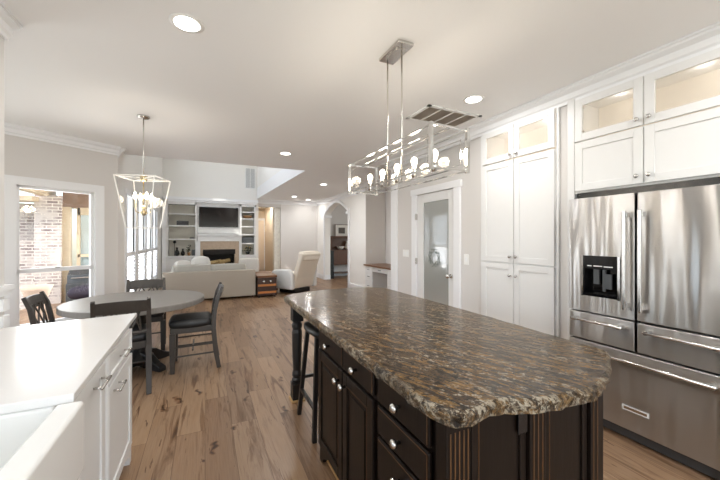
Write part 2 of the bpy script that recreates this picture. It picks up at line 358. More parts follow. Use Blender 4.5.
def thing(name, label, cat, loc=(0, 0, 0), group=None):
    o = bpy.data.objects.new(name, None); C.objects.link(o); o.location = loc; o.empty_display_size = .1
    return tag(o, label, cat, group)
def struct(name, mb, m, bevel=0., label=None, **k):
    o = build(name, mb, m, None, bevel, **k); o['kind'] = 'structure'
    if label: o['label'] = label
    return o
def dup(root, loc, rz=None, label=None, group=None):
    def cp(o, par):
        c = o.copy(); C.objects.link(c); c.parent = par
        for ch in list(o.children): cp(ch, c)
        return c
    r = cp(root, None); r.location = loc
    if rz is not None: r.rotation_euler = (0, 0, rz)
    if label: r['label'] = label
    if group: r['group'] = group
    return r
def wall_seg(mb, P, Q, z0, z1, th, side=1):
    """vertical slab from P to Q (2D), thickness th to the left (side=1) of P->Q"""
    P, Q = Vector(P), Vector(Q); d = (Q-P).normalized(); n = Vector((-d.y, d.x))*side*th
    mb.prism([tuple(P), tuple(Q), tuple(Q+n), tuple(P+n)], z0, z1); return mb

# ================================================================== structure
struct('floor', MB().box(-3.3, 8.0, -3.1, 17.2, -.06, 0), 'floor')
# kitchen ceiling with the opening of the tall living room: front edge y=6.24, right edge x 1.78 -> 1.58
c = MB()
c.box(-3.4, 8.0, -3.2, 6.2, CH, CH+.12)
c.prism([(-1.6, 6.2), (-1.15, 6.2), (-1.15, 6.24), (1.78, 6.25), (1.58, 11.45), (1.58, 11.5), (8, 11.5), (8, 6.2)], CH, CH+.12)
c.box(1.5, 8, 11.5, 17.2, CH, CH+.12)
struct('ceiling', c, 'ceil')
struct('ceiling', MB().box(-1.4, 2.2, 5.9, 11.7, 4.9, 5.0), 'wallwhite')
# walls of the tall part above the kitchen ceiling
struct('wall_living_upper_right', MB().prism([(1.78, 6.25), (1.58, 11.45), (1.72, 11.45), (1.92, 6.25)], CH+.001, 4.9), 'wallwhite')
struct('trim_1', MB().prism([(1.765, 6.26), (1.57, 11.39), (1.58, 11.39), (1.785, 6.26)], CH-.0, CH+.36), 'trim')
struct('wall_living_upper_front', MB().box(-1.27, 1.92, 6.12, 6.24, CH+.121, 4.9), 'wallwhite')
struct('wall_living_back', MB().box(-1.27, 1.62, 11.4, 11.5, 0, 4.9), 'wallwhite')
# living room left wall with tall windows
WY = [(6.35, 7.05), (7.35, 8.1), (8.3, 9.05), (9.25, 10.0)]
lw = MB()
ys = [5.9] + [v for p in WY for v in p] + [11.4]
for i in range(0, len(ys), 2): lw.box(-1.27, -1.15, ys[i], ys[i+1], 0, 4.9)
for y0, y1 in WY: lw.box(-1.27, -1.15, y0, y1, 0, .42); lw.box(-1.27, -1.15, y0, y1, 2.15, 3.75); lw.box(-1.27, -1.15, y0, y1, 4.6, 4.9)
struct('wall_living_left', lw, 'wallwhite')
for i, (y0, y1) in enumerate(WY):
    r = build('window_%d' % (i+2), MB().box(-1.17, -1.125, y0-.07, y0, .36, 2.22).box(-1.17, -1.125, y1, y1+.07, .36, 2.22)
              .box(-1.17, -1.125, y0, y1, 2.15, 2.22).box(-1.17, -1.11, y0-.09, y1+.09, .36, .42).box(-1.2, -1.13, y0, y1, 1.12, 1.19), 'trim'); r['kind'] = 'structure'
    build('pane', MB().box(-1.215, -1.209, y0, y1, .42, 2.15), 'glass', r)
    build('glow_sheet', MB().box(-1.192, -1.188, y0+.01, y1-.01, 1.19, 2.14), 'glowsheet', r)  # added sheet, lit from outside, that turns the upper panes bright white
    sh = MB()
    sh.box(-1.17, -1.14, y0+.005, y0+.05, .43, 1.12); sh.box(-1.17, -1.14, y1-.05, y1-.005, .43, 1.12); sh.box(-1.17, -1.14, y0, y1, .43, .48)
    for k in range(10):
        z = .51+k*.06; sh.prism([(-1.175, z), (-1.13, z+.045), (-1.127, z+.05), (-1.172, z+.005)], y0+.05, y1-.05, 'y')
    build('shutter', sh, 'shade', r)
# ---- bay wall with the patio window (between the corner at the kitchen side and the living room)
u = Vector((.8195, .5731)); n_in = Vector((.5731, -.8195))
A0 = Vector((-2.11, 5.15))
def bay(t, off=0): p = A0 + u*t + n_in*off; return (p.x, p.y)
T0, T1 = .12, .89           # window opening along the wall  (A0 + u t)
bw = MB()
for a, b_, z0, z1 in [(-1.33, T0, 0, CH), (T1, 1.175, 0, CH), (T0, T1, 0, .35), (T0, T1, 2.06, CH)]:
    wall_seg(bw, bay(a), bay(b_), z0, z1, .12, 1)
struct('wall_bay', bw, 'wall')
struct('wall_bay_return', MB().box(-1.27, -1.15, 5.84, 5.9, 0, CH), 'wallwhite')
w1 = MB()
for a, b_, z0, z1 in [(T0-.11, T0, .35, 2.16), (T1, T1+.11, .35, 2.16), (T0, T1, 2.06, 2.16), (T0-.13, T1+.13, .28, .35)]:
    wall_seg(w1, bay(a, .02), bay(b_, .02), z0, z1, .02 if z0 != .28 else .02, 1)
for a, b_, z0, z1 in [(T0, T0+.035, .35, 2.06), (T1-.035, T1, .35, 2.06), (T0, T1, 2.03, 2.06), (T0, T1, .35, .39), (T0, T1, 1.005, 1.055)]:
    wall_seg(w1, bay(a, -.02), bay(b_, -.02), z0, z1, .05, 1)
w1 = struct('window_1', w1, 'trim')
pn = MB(); wall_seg(pn, bay(T0, -.045), bay(T1, -.045), .36, 2.05, .006, 1); build('pane', pn, 'glass', w1)
build('latch', MB().box(bay(.5)[0]-.02, bay(.5)[0]+.02, bay(.5, 0)[1]-.01, bay(.5)[1]+.02, 1.055, 1.07), 'nickel', w1)
# bay left side (seen only by the light) and left kitchen wall
bs = MB(); bs.box(-3.32, -3.2, 2.65, 4.4, 0, .5); bs.box(-3.32, -3.2, 2.65, 4.4, 2.1, CH); bs.box(-3.32, -3.2, 2.65, 2.9, .5, 2.1); bs.box(-3.32, -3.2, 4.2, 4.4, .5, 2.1)
struct('wall_bay_side', bs, 'wall')
kl = MB(); kl.box(-3.32, -1.08, 2.53, 2.67, 0, CH)
kl.box(-1.24, -1.08, 1.5, 2.53, 0, CH); kl.box(-1.24, -1.08, -3.1, -.4, 0, CH); kl.box(-1.24, -1.08, -.4, 1.5, 0, 1.1); kl.box(-1.24, -1.08, -.4, 1.5, 2.35, CH)
struct('wall_left', kl, 'wall')
bk = MB(); bk.box(-1.24, -1.2, -3.1, -3, 0, CH); bk.box(3.0, 3.1, -3.1, -3, 0, CH); bk.box(-1.2, 3.0, -3.1, -3, 0, .35); bk.box(-1.2, 3.0, -3.1, -3, 2.45, CH)
bk.box(.8, 1.0, -3.1, -3, .35, 2.45)
struct('wall_back', bk, 'wall')
w6 = struct('window_6', MB().box(-1.08, -1.06, -.48, -.4, 1.02, 2.43).box(-1.08, -1.06, 1.5, 1.58, 1.02, 2.43).box(-1.08, -1.06, -.4, 1.5, 2.35, 2.43).box(-1.14, -1.04, -.48, 1.58, 1.04, 1.1).box(-1.2, -1.15, .52, .58, 1.1, 2.35), 'trim')
build('pane', MB().box(-1.19, -1.184, -.4, 1.5, 1.1, 2.35), 'glass', w6)
# right wall behind the tall cabinets and the pantry-door wall
rw = MB(); rw.box(3.27, 3.37, -3.1, 2.9, 0, CH)
rw.box(2.93, 3.1, 2.86, 3.25, 0, CH); rw.box(2.92, 2.95, 1.837, 1.918, 0, CH); rw.box(2.97, 3.27, -3.1, 2.86, 2.645, CH); rw.box(2.93, 3.1, 4.22, 4.90, 0, CH); rw.box(2.93, 3.1, 3.25, 4.22, 2.09, CH)
struct('wall_right', rw, 'wall')
struct('trim_2', MB().box(2.905, 2.93, 4.71, 4.90, 0, CH-.1), 'trim')
struct('wall_pantry', MB().box(3.1, 4.3, 4.88, 4.98, 0, CH).box(4.3, 4.4, 2.9, 7.7, 0, CH).box(3.1, 4.3, 2.86, 2.95, 0, CH), 'wall')
# nook far side and arch wall
AY0, AY1 = 8.66, 10.72
aw = MB(); aw.box(3.73, 4.3, 7.545, 7.65, 0, CH)
aw.box(3.73, 3.93, 7.65, AY0, 0, CH); aw.box(3.73, 3.93, AY1, 11.6, 0, CH)
arch = [(AY0, 2.18), (AY0+.16, 2.28), (9.32, 2.50), (9.7, 2.545), (10.15, 2.46), (AY1-.14, 2.30), (AY1, 2.2)]
for (a, za), (b_, zb) in zip(arch, arch[1:]):
    aw.prism([(a, za), (b_, zb), (b_, CH), (a, CH)], 3.73, 3.93, 'x')
struct('wall_arch', aw, 'wallwhite')
tr = MB()
for (a, za), (b_, zb) in zip(arch, arch[1:]):
    tr.prism([(a, za), (b_, zb), (b_, zb+.09), (a, za+.09)], 3.70, 3.735, 'x')
tr.box(3.70, 3.735, AY0-.1, AY0, 0, 2.27); tr.box(3.70, 3.735, AY1, AY1+.1, 0, 2.29)
tr.box(3.68, 3.95, AY0-.02, AY0+.1, 2.12, 2.2); tr.box(3.68, 3.95, AY1-.1, AY1+.02, 2.12, 2.2)
struct('trim_3', tr, 'trim')
struct('wall_far', MB().box(2.40, 8, 11.6, 11.7, 0, CH), 'wall')
struct('wall_far_right', MB().box(7.9, 8, 3, 11.6, 0, CH), 'wall')
# hallway beyond the living room
struct('wall_hall_right', MB().box(2.40, 2.5, 11.7, 15.0, 0, CH), 'tanwall')
struct('wall_hall_left', MB().box(1.5, 1.6, 11.5, 15.0, 0, CH), 'tanwall')
struct('wall_hall_end', MB().box(1.5, 4.5, 15.0, 15.1, 0, CH), 'tanwall')
struct('wall_hall_header', MB().box(1.62, 2.40, 11.62, 11.7, 2.5, CH), 'wall')
d2 = struct('door_2', MB().box(1.92, 2.02, 14.93, 15.0, 0, 2.3).box(2.36, 2.4, 14.93, 15, 0, 2.3).box(2.02, 2.36, 14.93, 15, 2.2, 2.3), 'trim')
build('door_panel', MB().box(2.02, 2.36, 14.97, 14.99, .01, 2.2), 'peach', d2)
stonecol = MB()
for k in range(150):
    z = .05+random.random()*2.4; y = 11.72+random.random()*.25; r_ = .03+random.random()*.03
    stonecol.ball((2.16, y, z), r_, 6, (.5, 1, .8))
stonecol = MB().box(2.2, 2.4, 11.70, 12.0, 0, 2.5)
struct('wall_stone_pier', stonecol, 'stone', label='pale pebbled stone pier at the mouth of the hall')

def crown(mb, P, Q, side, z=CH, w_=.09, h=.13, miter0=0, miter1=0):
    """stepped crown moulding running P->Q; side=+1 projects to the left of the run"""
    P, Q = Vector(P), Vector(Q); d = (Q-P).normalized(); n = Vector((-d.y, d.x))*side
    prof = [(0, -h), (.012, -h), (.016, -h*.82), (.03, -h*.72), (w_*.45, -h*.42), (w_*.8, -h*.24), (w_*.86, -h*.12), (w_, -h*.12), (w_, 0), (0, 0)]
    a = [mb.bm.verts.new((P.x+n.x*x+d.x*(-x*miter0), P.y+n.y*x+d.y*(-x*miter0), z+zz)) for x, zz in prof]
    b_ = [mb.bm.verts.new((Q.x+n.x*x+d.x*(x*miter1), Q.y+n.y*x+d.y*(x*miter1), z+zz)) for x, zz in prof]
    k = len(prof); mb.bm.faces.new(a); mb.bm.faces.new(b_[::-1])
    for i in range(k): mb.bm.faces.new([a[i], b_[i], b_[(i+1) % k], a[(i+1) % k]])
    return mb
struct('trim_4', crown(MB(), (2.91, -3), (2.91, 4.98), 1, miter1=1), 'trim')
cb = crown(MB(), bay(-1.3), bay(1.175), -1, h=.115, miter1=.0); crown(cb, bay(1.175), (-1.15, 5.9), -1); struct('trim_5', cb, 'trim')
cl_ = crown(MB(), (-1.08, -3), (-1.08, 2.67), -1, w_=.06, miter1=1); crown(cl_, (-1.08, 2.67), (-3.2, 2.67), -1, w_=.06, miter0=1); struct('trim_6', cl_, 'trim')
ca = crown(MB(), (3.73, 7.55), (3.73, 11.6), 1); crown(ca, (2.40, 11.6), (3.73, 11.6), -1); crown(ca, (3.73, 7.545), (4.3, 7.545), -1, miter0=1); crown(ca, (1.6, 11.62), (2.5, 11.62), -1); struct('trim_7', ca, 'trim')
bb_ = MB(); bb_.box(3.705, 3.73, 7.52, AY0-.1, 0, .16); bb_.box(3.705, 3.73, AY1+.1, 11.6, 0, .16); bb_.box(3.73, 3.93, AY1-.02, AY1, 0, .16)
struct('baseboard_arch', bb_, 'trim')
struct('baseboard_far', MB().box(2.4, 3.73, 11.575, 11.6, 0, .16).box(3.93, 7.9, 11.575, 11.6, 0, .16), 'trim')
struct('baseboard_right', MB().box(2.905, 2.93, 4.36, 4.71, 0, .14).box(2.905, 2.93, 2.86, 3.12, 0, .14), 'trim')
bbv = MB(); wall_seg(bbv, bay(-1.3, .02), bay(1.17, .02), 0, .14, .02, 1); struct('baseboard_bay', bbv, 'trim')
# wainscot cap and rails wrapping the end of the left kitchen wall
wc = MB(); wc.box(-1.2, -1.05, 2.5, 2.71, 1.12, 1.15); wc.box(-1.2, -1.06, 2.5, 2.70, 1.09, 1.12)
for z in (1.0, .9, .8, .7): wc.box(-1.3, -1.065, 2.62, 2.69, z, z+.07)
struct('trim_8', wc, 'trim')

# ---- pantry door
d1 = MB(); d1.box(2.90, 2.93, 4.15, 4.27, 0, 2.08).box(2.90, 2.93, 3.20, 3.32, 0, 2.08).box(2.895, 2.93, 3.18, 4.29, 2.08, 2.17)
d1 = struct('door_1', d1, 'trim', .004)
leaf = MB(); leaf.box(2.925, 2.965, 4.0, 4.147, .01, 2.075).box(2.925, 2.965, 3.323, 3.44, .01, 2.075).box(2.925, 2.965, 3.44, 4.0, 1.95, 2.075).box(2.925, 2.965, 3.44, 4.0, .01, .25)
build('door_leaf', leaf, 'white', d1, .003)
gl = build('frosted_pane', MB().box(2.94, 2.95, 3.44, 4.0, .25, 1.95), 'frost', d1)
kn = MB(); kn.lathe([(.028, 0), (.028, .008), (.012, .012), (.011, .035), (.028, .045), (.032, .06), (.026, .075), (.0, .078)][:-1], (2.925, 3.385, .93), 14, 'x', -1)
build('door_knob', kn, 'nickel', d1, smooth=True)
for z in (1.75, 1.08, .3): build('hinge', MB().box(2.893, 2.925, 4.14, 4.16, z-.045, z+.045), 'nickel', d1)
wr = MB()   # etched leaf wreath
for k in range(34):
    a = 2*PI*k/34; rr = .115+.028*math.sin(k*2.4)
    cy, cz = 3.76+rr*math.cos(a)*.9, 1.15+rr*math.sin(a)*.9
    s_ = .018; b1 = a+PI/2+.6*(-1)**k
    dy, dz = math.cos(b1)*s_, math.sin(b1)*s_
    wr.prism([(cy-dy*1.4, cz-dz*1.4), (cy-dz*.5, cz+dy*.5), (cy+dy*1.4, cz+dz*1.4), (cy+dz*.5, cz-dy*.5)], 2.936, 2.939, 'x')
build('etched_wreath', wr, mat('etched_grey', srgb(112, 118, 114), .6), d1)

# ================================================================== outdoors
struct('ceiling_sun_blocker', MB().box(-3.9, -1.24, -3.1, 2.53, 2.76, 2.86).box(-5.4, -3.4, 2.4, 5.2, 2.76, 2.86), 'trim')  # unseen roof added to keep the sun off the sink counter
struct('trim_9', MB().box(-14, -1.3, 5.2, 13, -.16, -.1), 'concrete', label='pale patio slab outside the bay window')
struct('floor_lawn', MB().box(-30, -3.4, -30, 5.1, -.22, -.15).box(-30, -14, 5, 30, -.22, -.15).box(-3.4, 20, -30, -3.3, -.22, -.15), 'grass')
pw = MB().box(-9, -2.88, 9.5, 9.7, -.1, 2.18); pw.box(-2.88, -1.3, 9.5, 9.7, 2.1, 2.9); pw.box(-2.88, -2.8, 9.48, 9.7, -.1, 2.1); pw.box(-2.1, -1.3, 9.5, 9.7, -.1, 2.1); pw.box(-2.8, -2.1, 9.5, 9.7, -.1, .5)
pwall = struct('wall_patio', pw, 'brick', label='whitewashed brick patio wall')
struct('wall_patio_pier', MB().box(-3.3, -2.86, 9.3, 9.5, -.1, 2.36), 'brick')
struct('trim_10', MB().box(-9, -3.22, 8.98, 9.5, 2.2, 2.3), 'cedar')  # cap made deep like an eave to shade the upper brick
struct('trim_11', MB().box(-3.22, -3.06, 5.9, 9.7, 2.34, 2.52), 'cedar')
struct('ceiling_porch', MB().box(-3.06, -1.3, 5.9, 9.7, 2.52, 2.6), 'cedar')
struct('wall_patio_lintel', MB().box(-2.86, -1.4, 9.4, 9.5, 2.12, 2.5), 'brownbrick')
w7 = struct('window_7', MB().box(-2.86, -2.72, 9.38, 9.5, -.1, 2.12).box(-2.62, -2.56, 9.42, 9.5, -.1, 2.12).box(-2.1, -2.0, 9.42, 9.5, -.1, 2.12).box(-2.6, -2.05, 9.42, 9.5, 1.95, 2.12).box(-2.6, -2.05, 9.42, 9.5, 1.0, 1.06), 'cedar')
build('pane', MB().box(-2.56, -2.1, 9.46, 9.47, .5, 1.95), mat('reflective_pane', srgb(150, 160, 160), .05, spec=1.), w7)
hb = MB()
for k in range(26): hb.ball((-14-random.random(), -8+k*.8, 1.0+random.random()*.5), 1.3, 10, (1, 1, 1.2))
tag(build('hedge', hb, 'hedge', smooth=True), 'long green hedge beyond the lawn outside the sink window', 'hedge', kind='stuff')
pl = thing('patio_planter', 'wide pale terracotta bowl planter on the patio outside the window', 'planter', (-2.45, 7.0, -.1))
build('bowl', MB().lathe([(.10, 0), (.11, .05), (.07, .10), (.08, .3), (.13, .55), (.18, .70), (.20, .76), (.175, .76), (.15, .66)], (-2.45, 7.0, -.1), 24), 'terracotta', pl, smooth=True)
gb = thing('patio_grill', 'dark grey barbecue cart seen through the patio window', 'grill', (-2.45, 8.9, -.1))
build('cart', MB().box(-2.6, -2.1, 8.7, 9.2, -.1, .48), 'greymetal', gb, .01)
build('hood', MB().prism([(8.7, .48), (8.72, .66), (8.85, .76), (9.1, .76), (9.2, .65), (9.2, .48)], -2.58, -2.12, 'x'), 'greymetal', gb, .01)
build('hood_handle', MB().tube([(-2.5, 8.68, .6), (-2.2, 8.68, .6)], .012), 'nickel', gb)
oc = thing('outdoor_cushion', 'dark purple round cushion chair on the patio beyond the dining table', 'cushion', (-1.98, 7.6, -.1))
build('seat_pad', MB().soft(-2.25, -1.70, 7.4, 7.9, .30, .56, .8), 'purple', oc, smooth=True)
build('pad_base', MB().lathe([(.26, 0), (.24, .05), (.08, .1), (.08, .36), (.22, .42)], (-1.98, 7.65, -.1), 16), 'greymetal', oc)

# ================================================================== cabinet helpers
def door_panel(mb, X, y0, y1, z0, z1, face=-1, th=.022, rail=.06, inset=.008):
    """shaker door standing on plane x=X, outer face towards face*x"""
    xo = X+face*th; xi = X
    mb.box(xi, xo, y0, y0+rail, z0, z1); mb.box(xi, xo, y1-rail, y1, z0, z1)
    mb.box(xi, xo, y0+rail, y1-rail, z0, z0+rail); mb.box(xi, xo, y0+rail, y1-rail, z1-rail, z1)
    mb.box(xi, xo-face*inset, y0+rail, y1-rail, z0+rail, z1-rail)
def glass_door(name, parent, X, y0, y1, z0, z1, rail=.06, th=.022):
    mb = MB(); xo = X-th
    mb.box(X, xo, y0, y0+rail, z0, z1); mb.box(X, xo, y1-rail, y1, z0, z1); mb.box(X, xo, y0+rail, y1-rail, z0, z0+rail); mb.box(X, xo, y0+rail, y1-rail, z1-rail, z1)
    d = build(name, mb, 'white', parent, .002)
    build('glass_pane', MB().box(X-.008, X-.012, y0+rail, y1-rail, z0+rail, z1-rail), 'seeded', d)
    return d
def knob(parent, x, y, z, face=-1, m='nickel', s=1.):
    return build('knob', MB().lathe([(.006*s, 0), (.006*s, .014*s), (.015*s, .018*s), (.016*s, .027*s), (.010*s, .033*s)], (x, y, z), 12, 'x', face), m, parent, smooth=True)

# ---- tall cabinet left of the refrigerator
FX = 2.90
tc_ = thing('tall_pantry_cabinet', 'tall white cabinet with glass top doors between pantry door and refrigerator', 'cabinet', (2.95, 2.38, 0))
build('body', MB().box(FX, 3.26, 1.92, 1.945, .1, 2.64).box(FX, 3.26, 2.81, 2.85, .1, 2.64).box(FX, 3.26, 1.945, 2.81, .1, 2.25).box(FX, 3.26, 1.945, 2.81, 2.61, 2.64)
      .box(2.96, 3.26, 1.95, 2.83, 0, .1), 'white', tc_, .002)
build('interior_lining', MB().box(3.24, 3.26, 1.946, 2.809, 2.251, 2.609), 'glow_in', tc_)
for y0, y1, ky in [(1.95, 2.378, 2.345), (2.386, 2.81, 2.42)]:
    d = glass_door('glass_door', tc_, FX, y0, y1, 2.262, 2.61); knob(d, FX-.022, ky, 2.30)
    for zz in (2.32, 2.55): build('hinge_pin', MB().box(FX-.006, FX-.0225, (y0+.075 if y0 < 2 else y1-.075)-.004, (y0+.075 if y0 < 2 else y1-.075)+.004, zz-.006, zz+.006), 'nickel', d)
    mb = MB(); door_panel(mb, FX, y0, y1, 1.172, 2.245); d = build('door', mb, 'white', tc_, .002); knob(d, FX-.022, ky, 1.235)
    mb = MB(); door_panel(mb, FX, y0, y1, .12, 1.158); d = build('door', mb, 'white', tc_, .002); knob(d, FX-.022, ky, 1.04)
# ---- cabinet over the refrigerator, with its tall side panel
fc = thing('over_refrigerator_cabinet', 'white cabinet with glass and panel doors above the refrigerator', 'cabinet', (2.95, 1.27, 0))
build('body', MB().box(FX, 3.26, .70, .76, 0, 2.64).box(FX, 3.26, .76, 1.775, 1.807, 2.25).box(FX, 3.26, .76, 1.775, 2.61, 2.64), 'white', fc, .002)
build('interior_lining', MB().box(3.24, 3.26, .765, 1.77, 2.251, 2.609), 'glow_in', fc)
build('side_panel', MB().box(FX-.01, 3.26, 1.775, 1.835, 0, 2.64), 'white', fc, .002)
for y0, y1, ky in [(.79, 1.27, 1.235), (1.278, 1.765, 1.31)]:
    d = glass_door('glass_door', fc, FX, y0, y1, 2.254, 2.61); knob(d, FX-.022, ky, 2.30)
    yy = y1-.066 if y0 > 1 else y0+.066
    for zz in (2.33, 2.53): build('hinge_pin', MB().box(FX-.006, FX-.0225, yy-.004, yy+.004, zz-.006, zz+.006), 'nickel', d)
    mb = MB(); door_panel(mb, FX, y0, y1, 1.83, 2.242); d = build('door', mb, 'white', fc, .002); knob(d, FX-.022, ky, 1.885)

for y in (1.02, 1.52, 2.16, 2.60): lamp('cabinet_fill_light', 'POINT', (3.08, y, 2.57), (0, 0, 0), .3, (1, .96, .9), shadow_soft_size=.03)  # unseen lamps added to brighten the interiors behind the glass doors
# ---- refrigerator
RX = 2.68
fr = thing('refrigerator', 'stainless steel french door refrigerator with water dispenser and bottom drawers', 'refrigerator', (2.8, 1.23, 0))
build('case', MB().box(RX+.065, 3.25, .765, 1.695, .02, 1.745).box(RX+.12, 3.2, .765, 1.695, 1.745, 1.80), 'black', fr)  # upper black box stands for the shade in the gap over the refrigerator
build('toe_grille', MB().box(RX+.03, RX+.06, .79, 1.67, .015, .075), 'greymetal', fr)
build('foot', MB().box(RX+.01, RX+.06, .78, .83, 0, .08), 'greymetal', fr); build('foot', MB().box(RX+.01, RX+.06, 1.63, 1.68, 0, .08), 'greymetal', fr)
def fdoor(name, y0, y1, z0, z1, hole=None):
    mb = MB()
    if hole is None: mb.box(RX, RX+.06, y0, y1, z0, z1)
    else:
        a, b_, c_, d_ = hole
        mb.box(RX, RX+.06, y0, a, z0, z1).box(RX, RX+.06, b_, y1, z0, z1).box(RX, RX+.06, a, b_, z0, c_).box(RX, RX+.06, a, b_, d_, z1)
    return build(name, mb, 'steel', fr, .006 if hole is None else 0)
H_ = (1.335, 1.58, .985, 1.295)
fl = fdoor('door', 1.237, 1.686, .861, 1.742, H_)
dr_ = fdoor('door', .775, 1.223, .861, 1.742)
def vhandle(par, y, z0, z1):
    h = build('handle', MB().box(RX-.062, RX-.042, y-.011, y+.011, z0, z1), 'nickel', par, .004)
    for z in (z0+.03, z1-.03): build('handle_mount', MB().box(RX-.045, RX+.001, y-.013, y+.013, z-.016, z+.016), 'nickel', h, .003)
vhandle(fl, 1.275, .93, 1.62); vhandle(dr_, 1.185, .93, 1.62)
di = build('dispenser', MB().box(RX+.055, RX+.06, H_[0], H_[1], H_[2], H_[3]).box(RX-.004, RX+.055, H_[0], H_[0]+.012, H_[2], H_[3]).box(RX-.004, RX+.055, H_[1]-.012, H_[1], H_[2], H_[3])
      .box(RX-.004, RX+.055, H_[0]+.012, H_[1]-.012, H_[2], H_[2]+.02).box(RX-.002, RX+.055, H_[0]+.012, H_[1]-.012, 1.195, H_[3]), 'blackgloss', fl, .001)
build('control_marks', MB().box(RX-.0035, RX-.002, 1.37, 1.43, 1.212, 1.219).box(RX-.0035, RX-.002, 1.44, 1.50, 1.214, 1.221).box(RX-.0035, RX-.002, 1.515, 1.545, 1.214, 1.221), 'plastic', di)
build('dispenser_trim', MB().box(RX-.006, RX-.004, H_[0]-.012, H_[0]+.004, H_[2]-.006, H_[3]), 'chrome', fl); build('dispenser_trim', MB().box(RX-.006, RX-.004, H_[1]-.004, H_[1]+.008, H_[2]-.006, H_[3]), 'chrome', fl)
build('paddle', MB().box(RX+.02, RX+.03, 1.43, 1.45, 1.03, 1.19).box(RX+.015, RX+.03, 1.385, 1.43, 1.05, 1.16).box(RX+.015, RX+.03, 1.47, 1.51, 1.08, 1.19), 'greymetal', di)
def hhandle(par, y0, y1, z):
    h = build('handle', MB().tube([(RX-.052, y0, z), (RX-.052, y1, z)], .011, 12), 'nickel', par, smooth=True)
    for y in (y0+.02, y1-.02): build('handle_mount', MB().box(RX-.06, RX+.001, y-.014, y+.014, z-.015, z+.015), 'nickel', h, .003)
q = fdoor('drawer', 1.237, 1.686, .643, .849); hhandle(q, 1.29, 1.64, .80)
q = fdoor('drawer', .775, 1.223, .643, .849); hhandle(q, .80, 1.17, .80)
q = fdoor('freezer_drawer', .775, 1.686, .085, .631); hhandle(q, .82, 1.63, .575)
build('badge', MB().box(RX-.004, RX-.001, 1.155, 1.31, .222, .256), 'plastic', q)
build('badge_line', MB().box(RX-.0052, RX-.004, 1.165, 1.30, .230, .248), 'nickel', q)

# ================================================================== island
sl = MB()
poly = [(.625, 2.9), (.622, .86), (.628, .80), (.645, .76), (.69, .735), (.75, .737), (.81, .748), (.86, .74), (.93, .705), (1.05, .682), (1.2, .668), (1.30, .69), (1.42, .735), (1.53, .79), (1.60, .825), (1.655, .865), (1.672, .92), (1.668, 1.0), (1.69, 1.6), (1.69, 2.85), (1.66, 2.97), (1.55, 3.07), (1.36, 3.12), (1.1, 3.11), (.9, 3.06), (.72, 3.0), (.655, 2.96)]
dense = []
for i in range(len(poly)):
    a, b_ = Vector(poly[i]), Vector(poly[(i+1) % len(poly)]); k = max(1, int((b_-a).length/.025))
    for j in range(k): dense.append(a.lerp(b_, j/k))
cen = Vector((1.16, 1.9)); zs = [.917, .912, .902, .886, .870, .864]; ins = [.016, .006, 0, .004, .006, .022]
rings = []
for li, (z, q_) in enumerate(zip(zs, ins)):
    ring = []
    for i, p in enumerate(dense):
        t = (dense[(i+1) % len(dense)] - dense[i-1]).normalized(); nrm = Vector((-t.y, t.x))
        if nrm.dot(cen-p) < 0: nrm = -nrm
        j = random.uniform(-.0045, .0045) if 0 < li < 5 else random.uniform(-.002, .002)
        qq = p + nrm*(q_+j+.002*math.sin(i*.7)); ring.append(sl.bm.verts.new((qq.x, qq.y, z+(random.uniform(-.002, .002) if 1 < li < 5 else 0))))
    rings.append(ring)
sl.bm.faces.new(rings[0]); sl.bm.faces.new(rings[-1][::-1])
for A, B in zip(rings, rings[1:]):
    for j in range(len(A)): sl.bm.faces.new([A[j], A[(j+1) % len(A)], B[(j+1) % len(A)], B[j]])
slab = build('island_countertop', sl, 'granite')
slab.data.materials.append(M['granite_edge'])
for p in slab.data.polygons:
    if abs(p.normal.z) < .93 or len(p.vertices) == 4: p.material_index = 1
tag(slab, 'polished brown and gold granite slab with chiselled edge on the dark island', 'countertop')

IX = .672; IR = 1.46; IE = .80
def idoor(par, y0, y1, z0, z1, drawer=False):
    mb = MB()
    if drawer:
        mb.box(IX, IX-.018, y0, y1, z0, z1)
        o = build('drawer', mb, 'espresso', par, .006)
        build('drawer_edge', MB().box(IX-.0175, IX-.0195, y0+.007, y1-.007, z1-.010, z1-.007).box(IX-.0175, IX-.0195, y0+.007, y0+.0095, z0+.01, z1-.01), 'edgeline', o)
    else:
        door_panel(mb, IX, y0, y1, z0, z1, th=.02, rail=.055, inset=.009)
        mb.box(IX-.009, IX-.017, y0+.085, y1-.085, z0+.085, z1-.085)
        o = build('door', mb, 'espresso', par, .004)
        build('door_edge', MB().box(IX-.0197, IX-.0212, y0+.053, y1-.053, z1-.0575, z1-.0548).box(IX-.0197, IX-.0212, y0+.053, y0+.0555, z0+.055, z1-.055), 'edgeline', o)
    return o
ic = thing('island_cabinet', 'espresso island cabinet with two drawers above two raised panel doors', 'cabinet', (1.07, 1.63, 0))
build('body', MB().box(IX, IR, 1.236, 2.03, .10, .864).box(IX+.05, IR-.05, 1.24, 1.98, 0, .10), 'espresso', ic)
build('foot', MB().prism([(1.99, 0), (2.03, 0), (2.03, .10), (1.86, .10), (1.90, .07), (1.96, .04)], IX, IX+.05, 'x'), 'espresso', ic)
build('shoe_moulding', MB().box(IX+.03, IX+.05, 1.24, 2.0, 0, .02).box(IX+.03, IR-.03, 2.0, 2.045, 0, .02), 'oakshoe', ic, .005)
for y0, y1 in ((1.605, 2.005), (1.255, 1.595)):
    d = idoor(ic, y0, y1, .745, .855, True); knob(d, IX-.018, (y0+y1)/2, .80, s=1.15)
d = idoor(ic, 1.605, 2.005, .125, .728); knob(d, IX-.02, 1.645, .665, s=1.15)
d = idoor(ic, 1.255, 1.595, .125, .728); knob(d, IX-.02, 1.56, .665, s=1.15)
dc = thing('island_drawer_cabinet', 'espresso island drawer stack with fluted corner post nearest the camera', 'cabinet', (1.07, 1.0, 0))
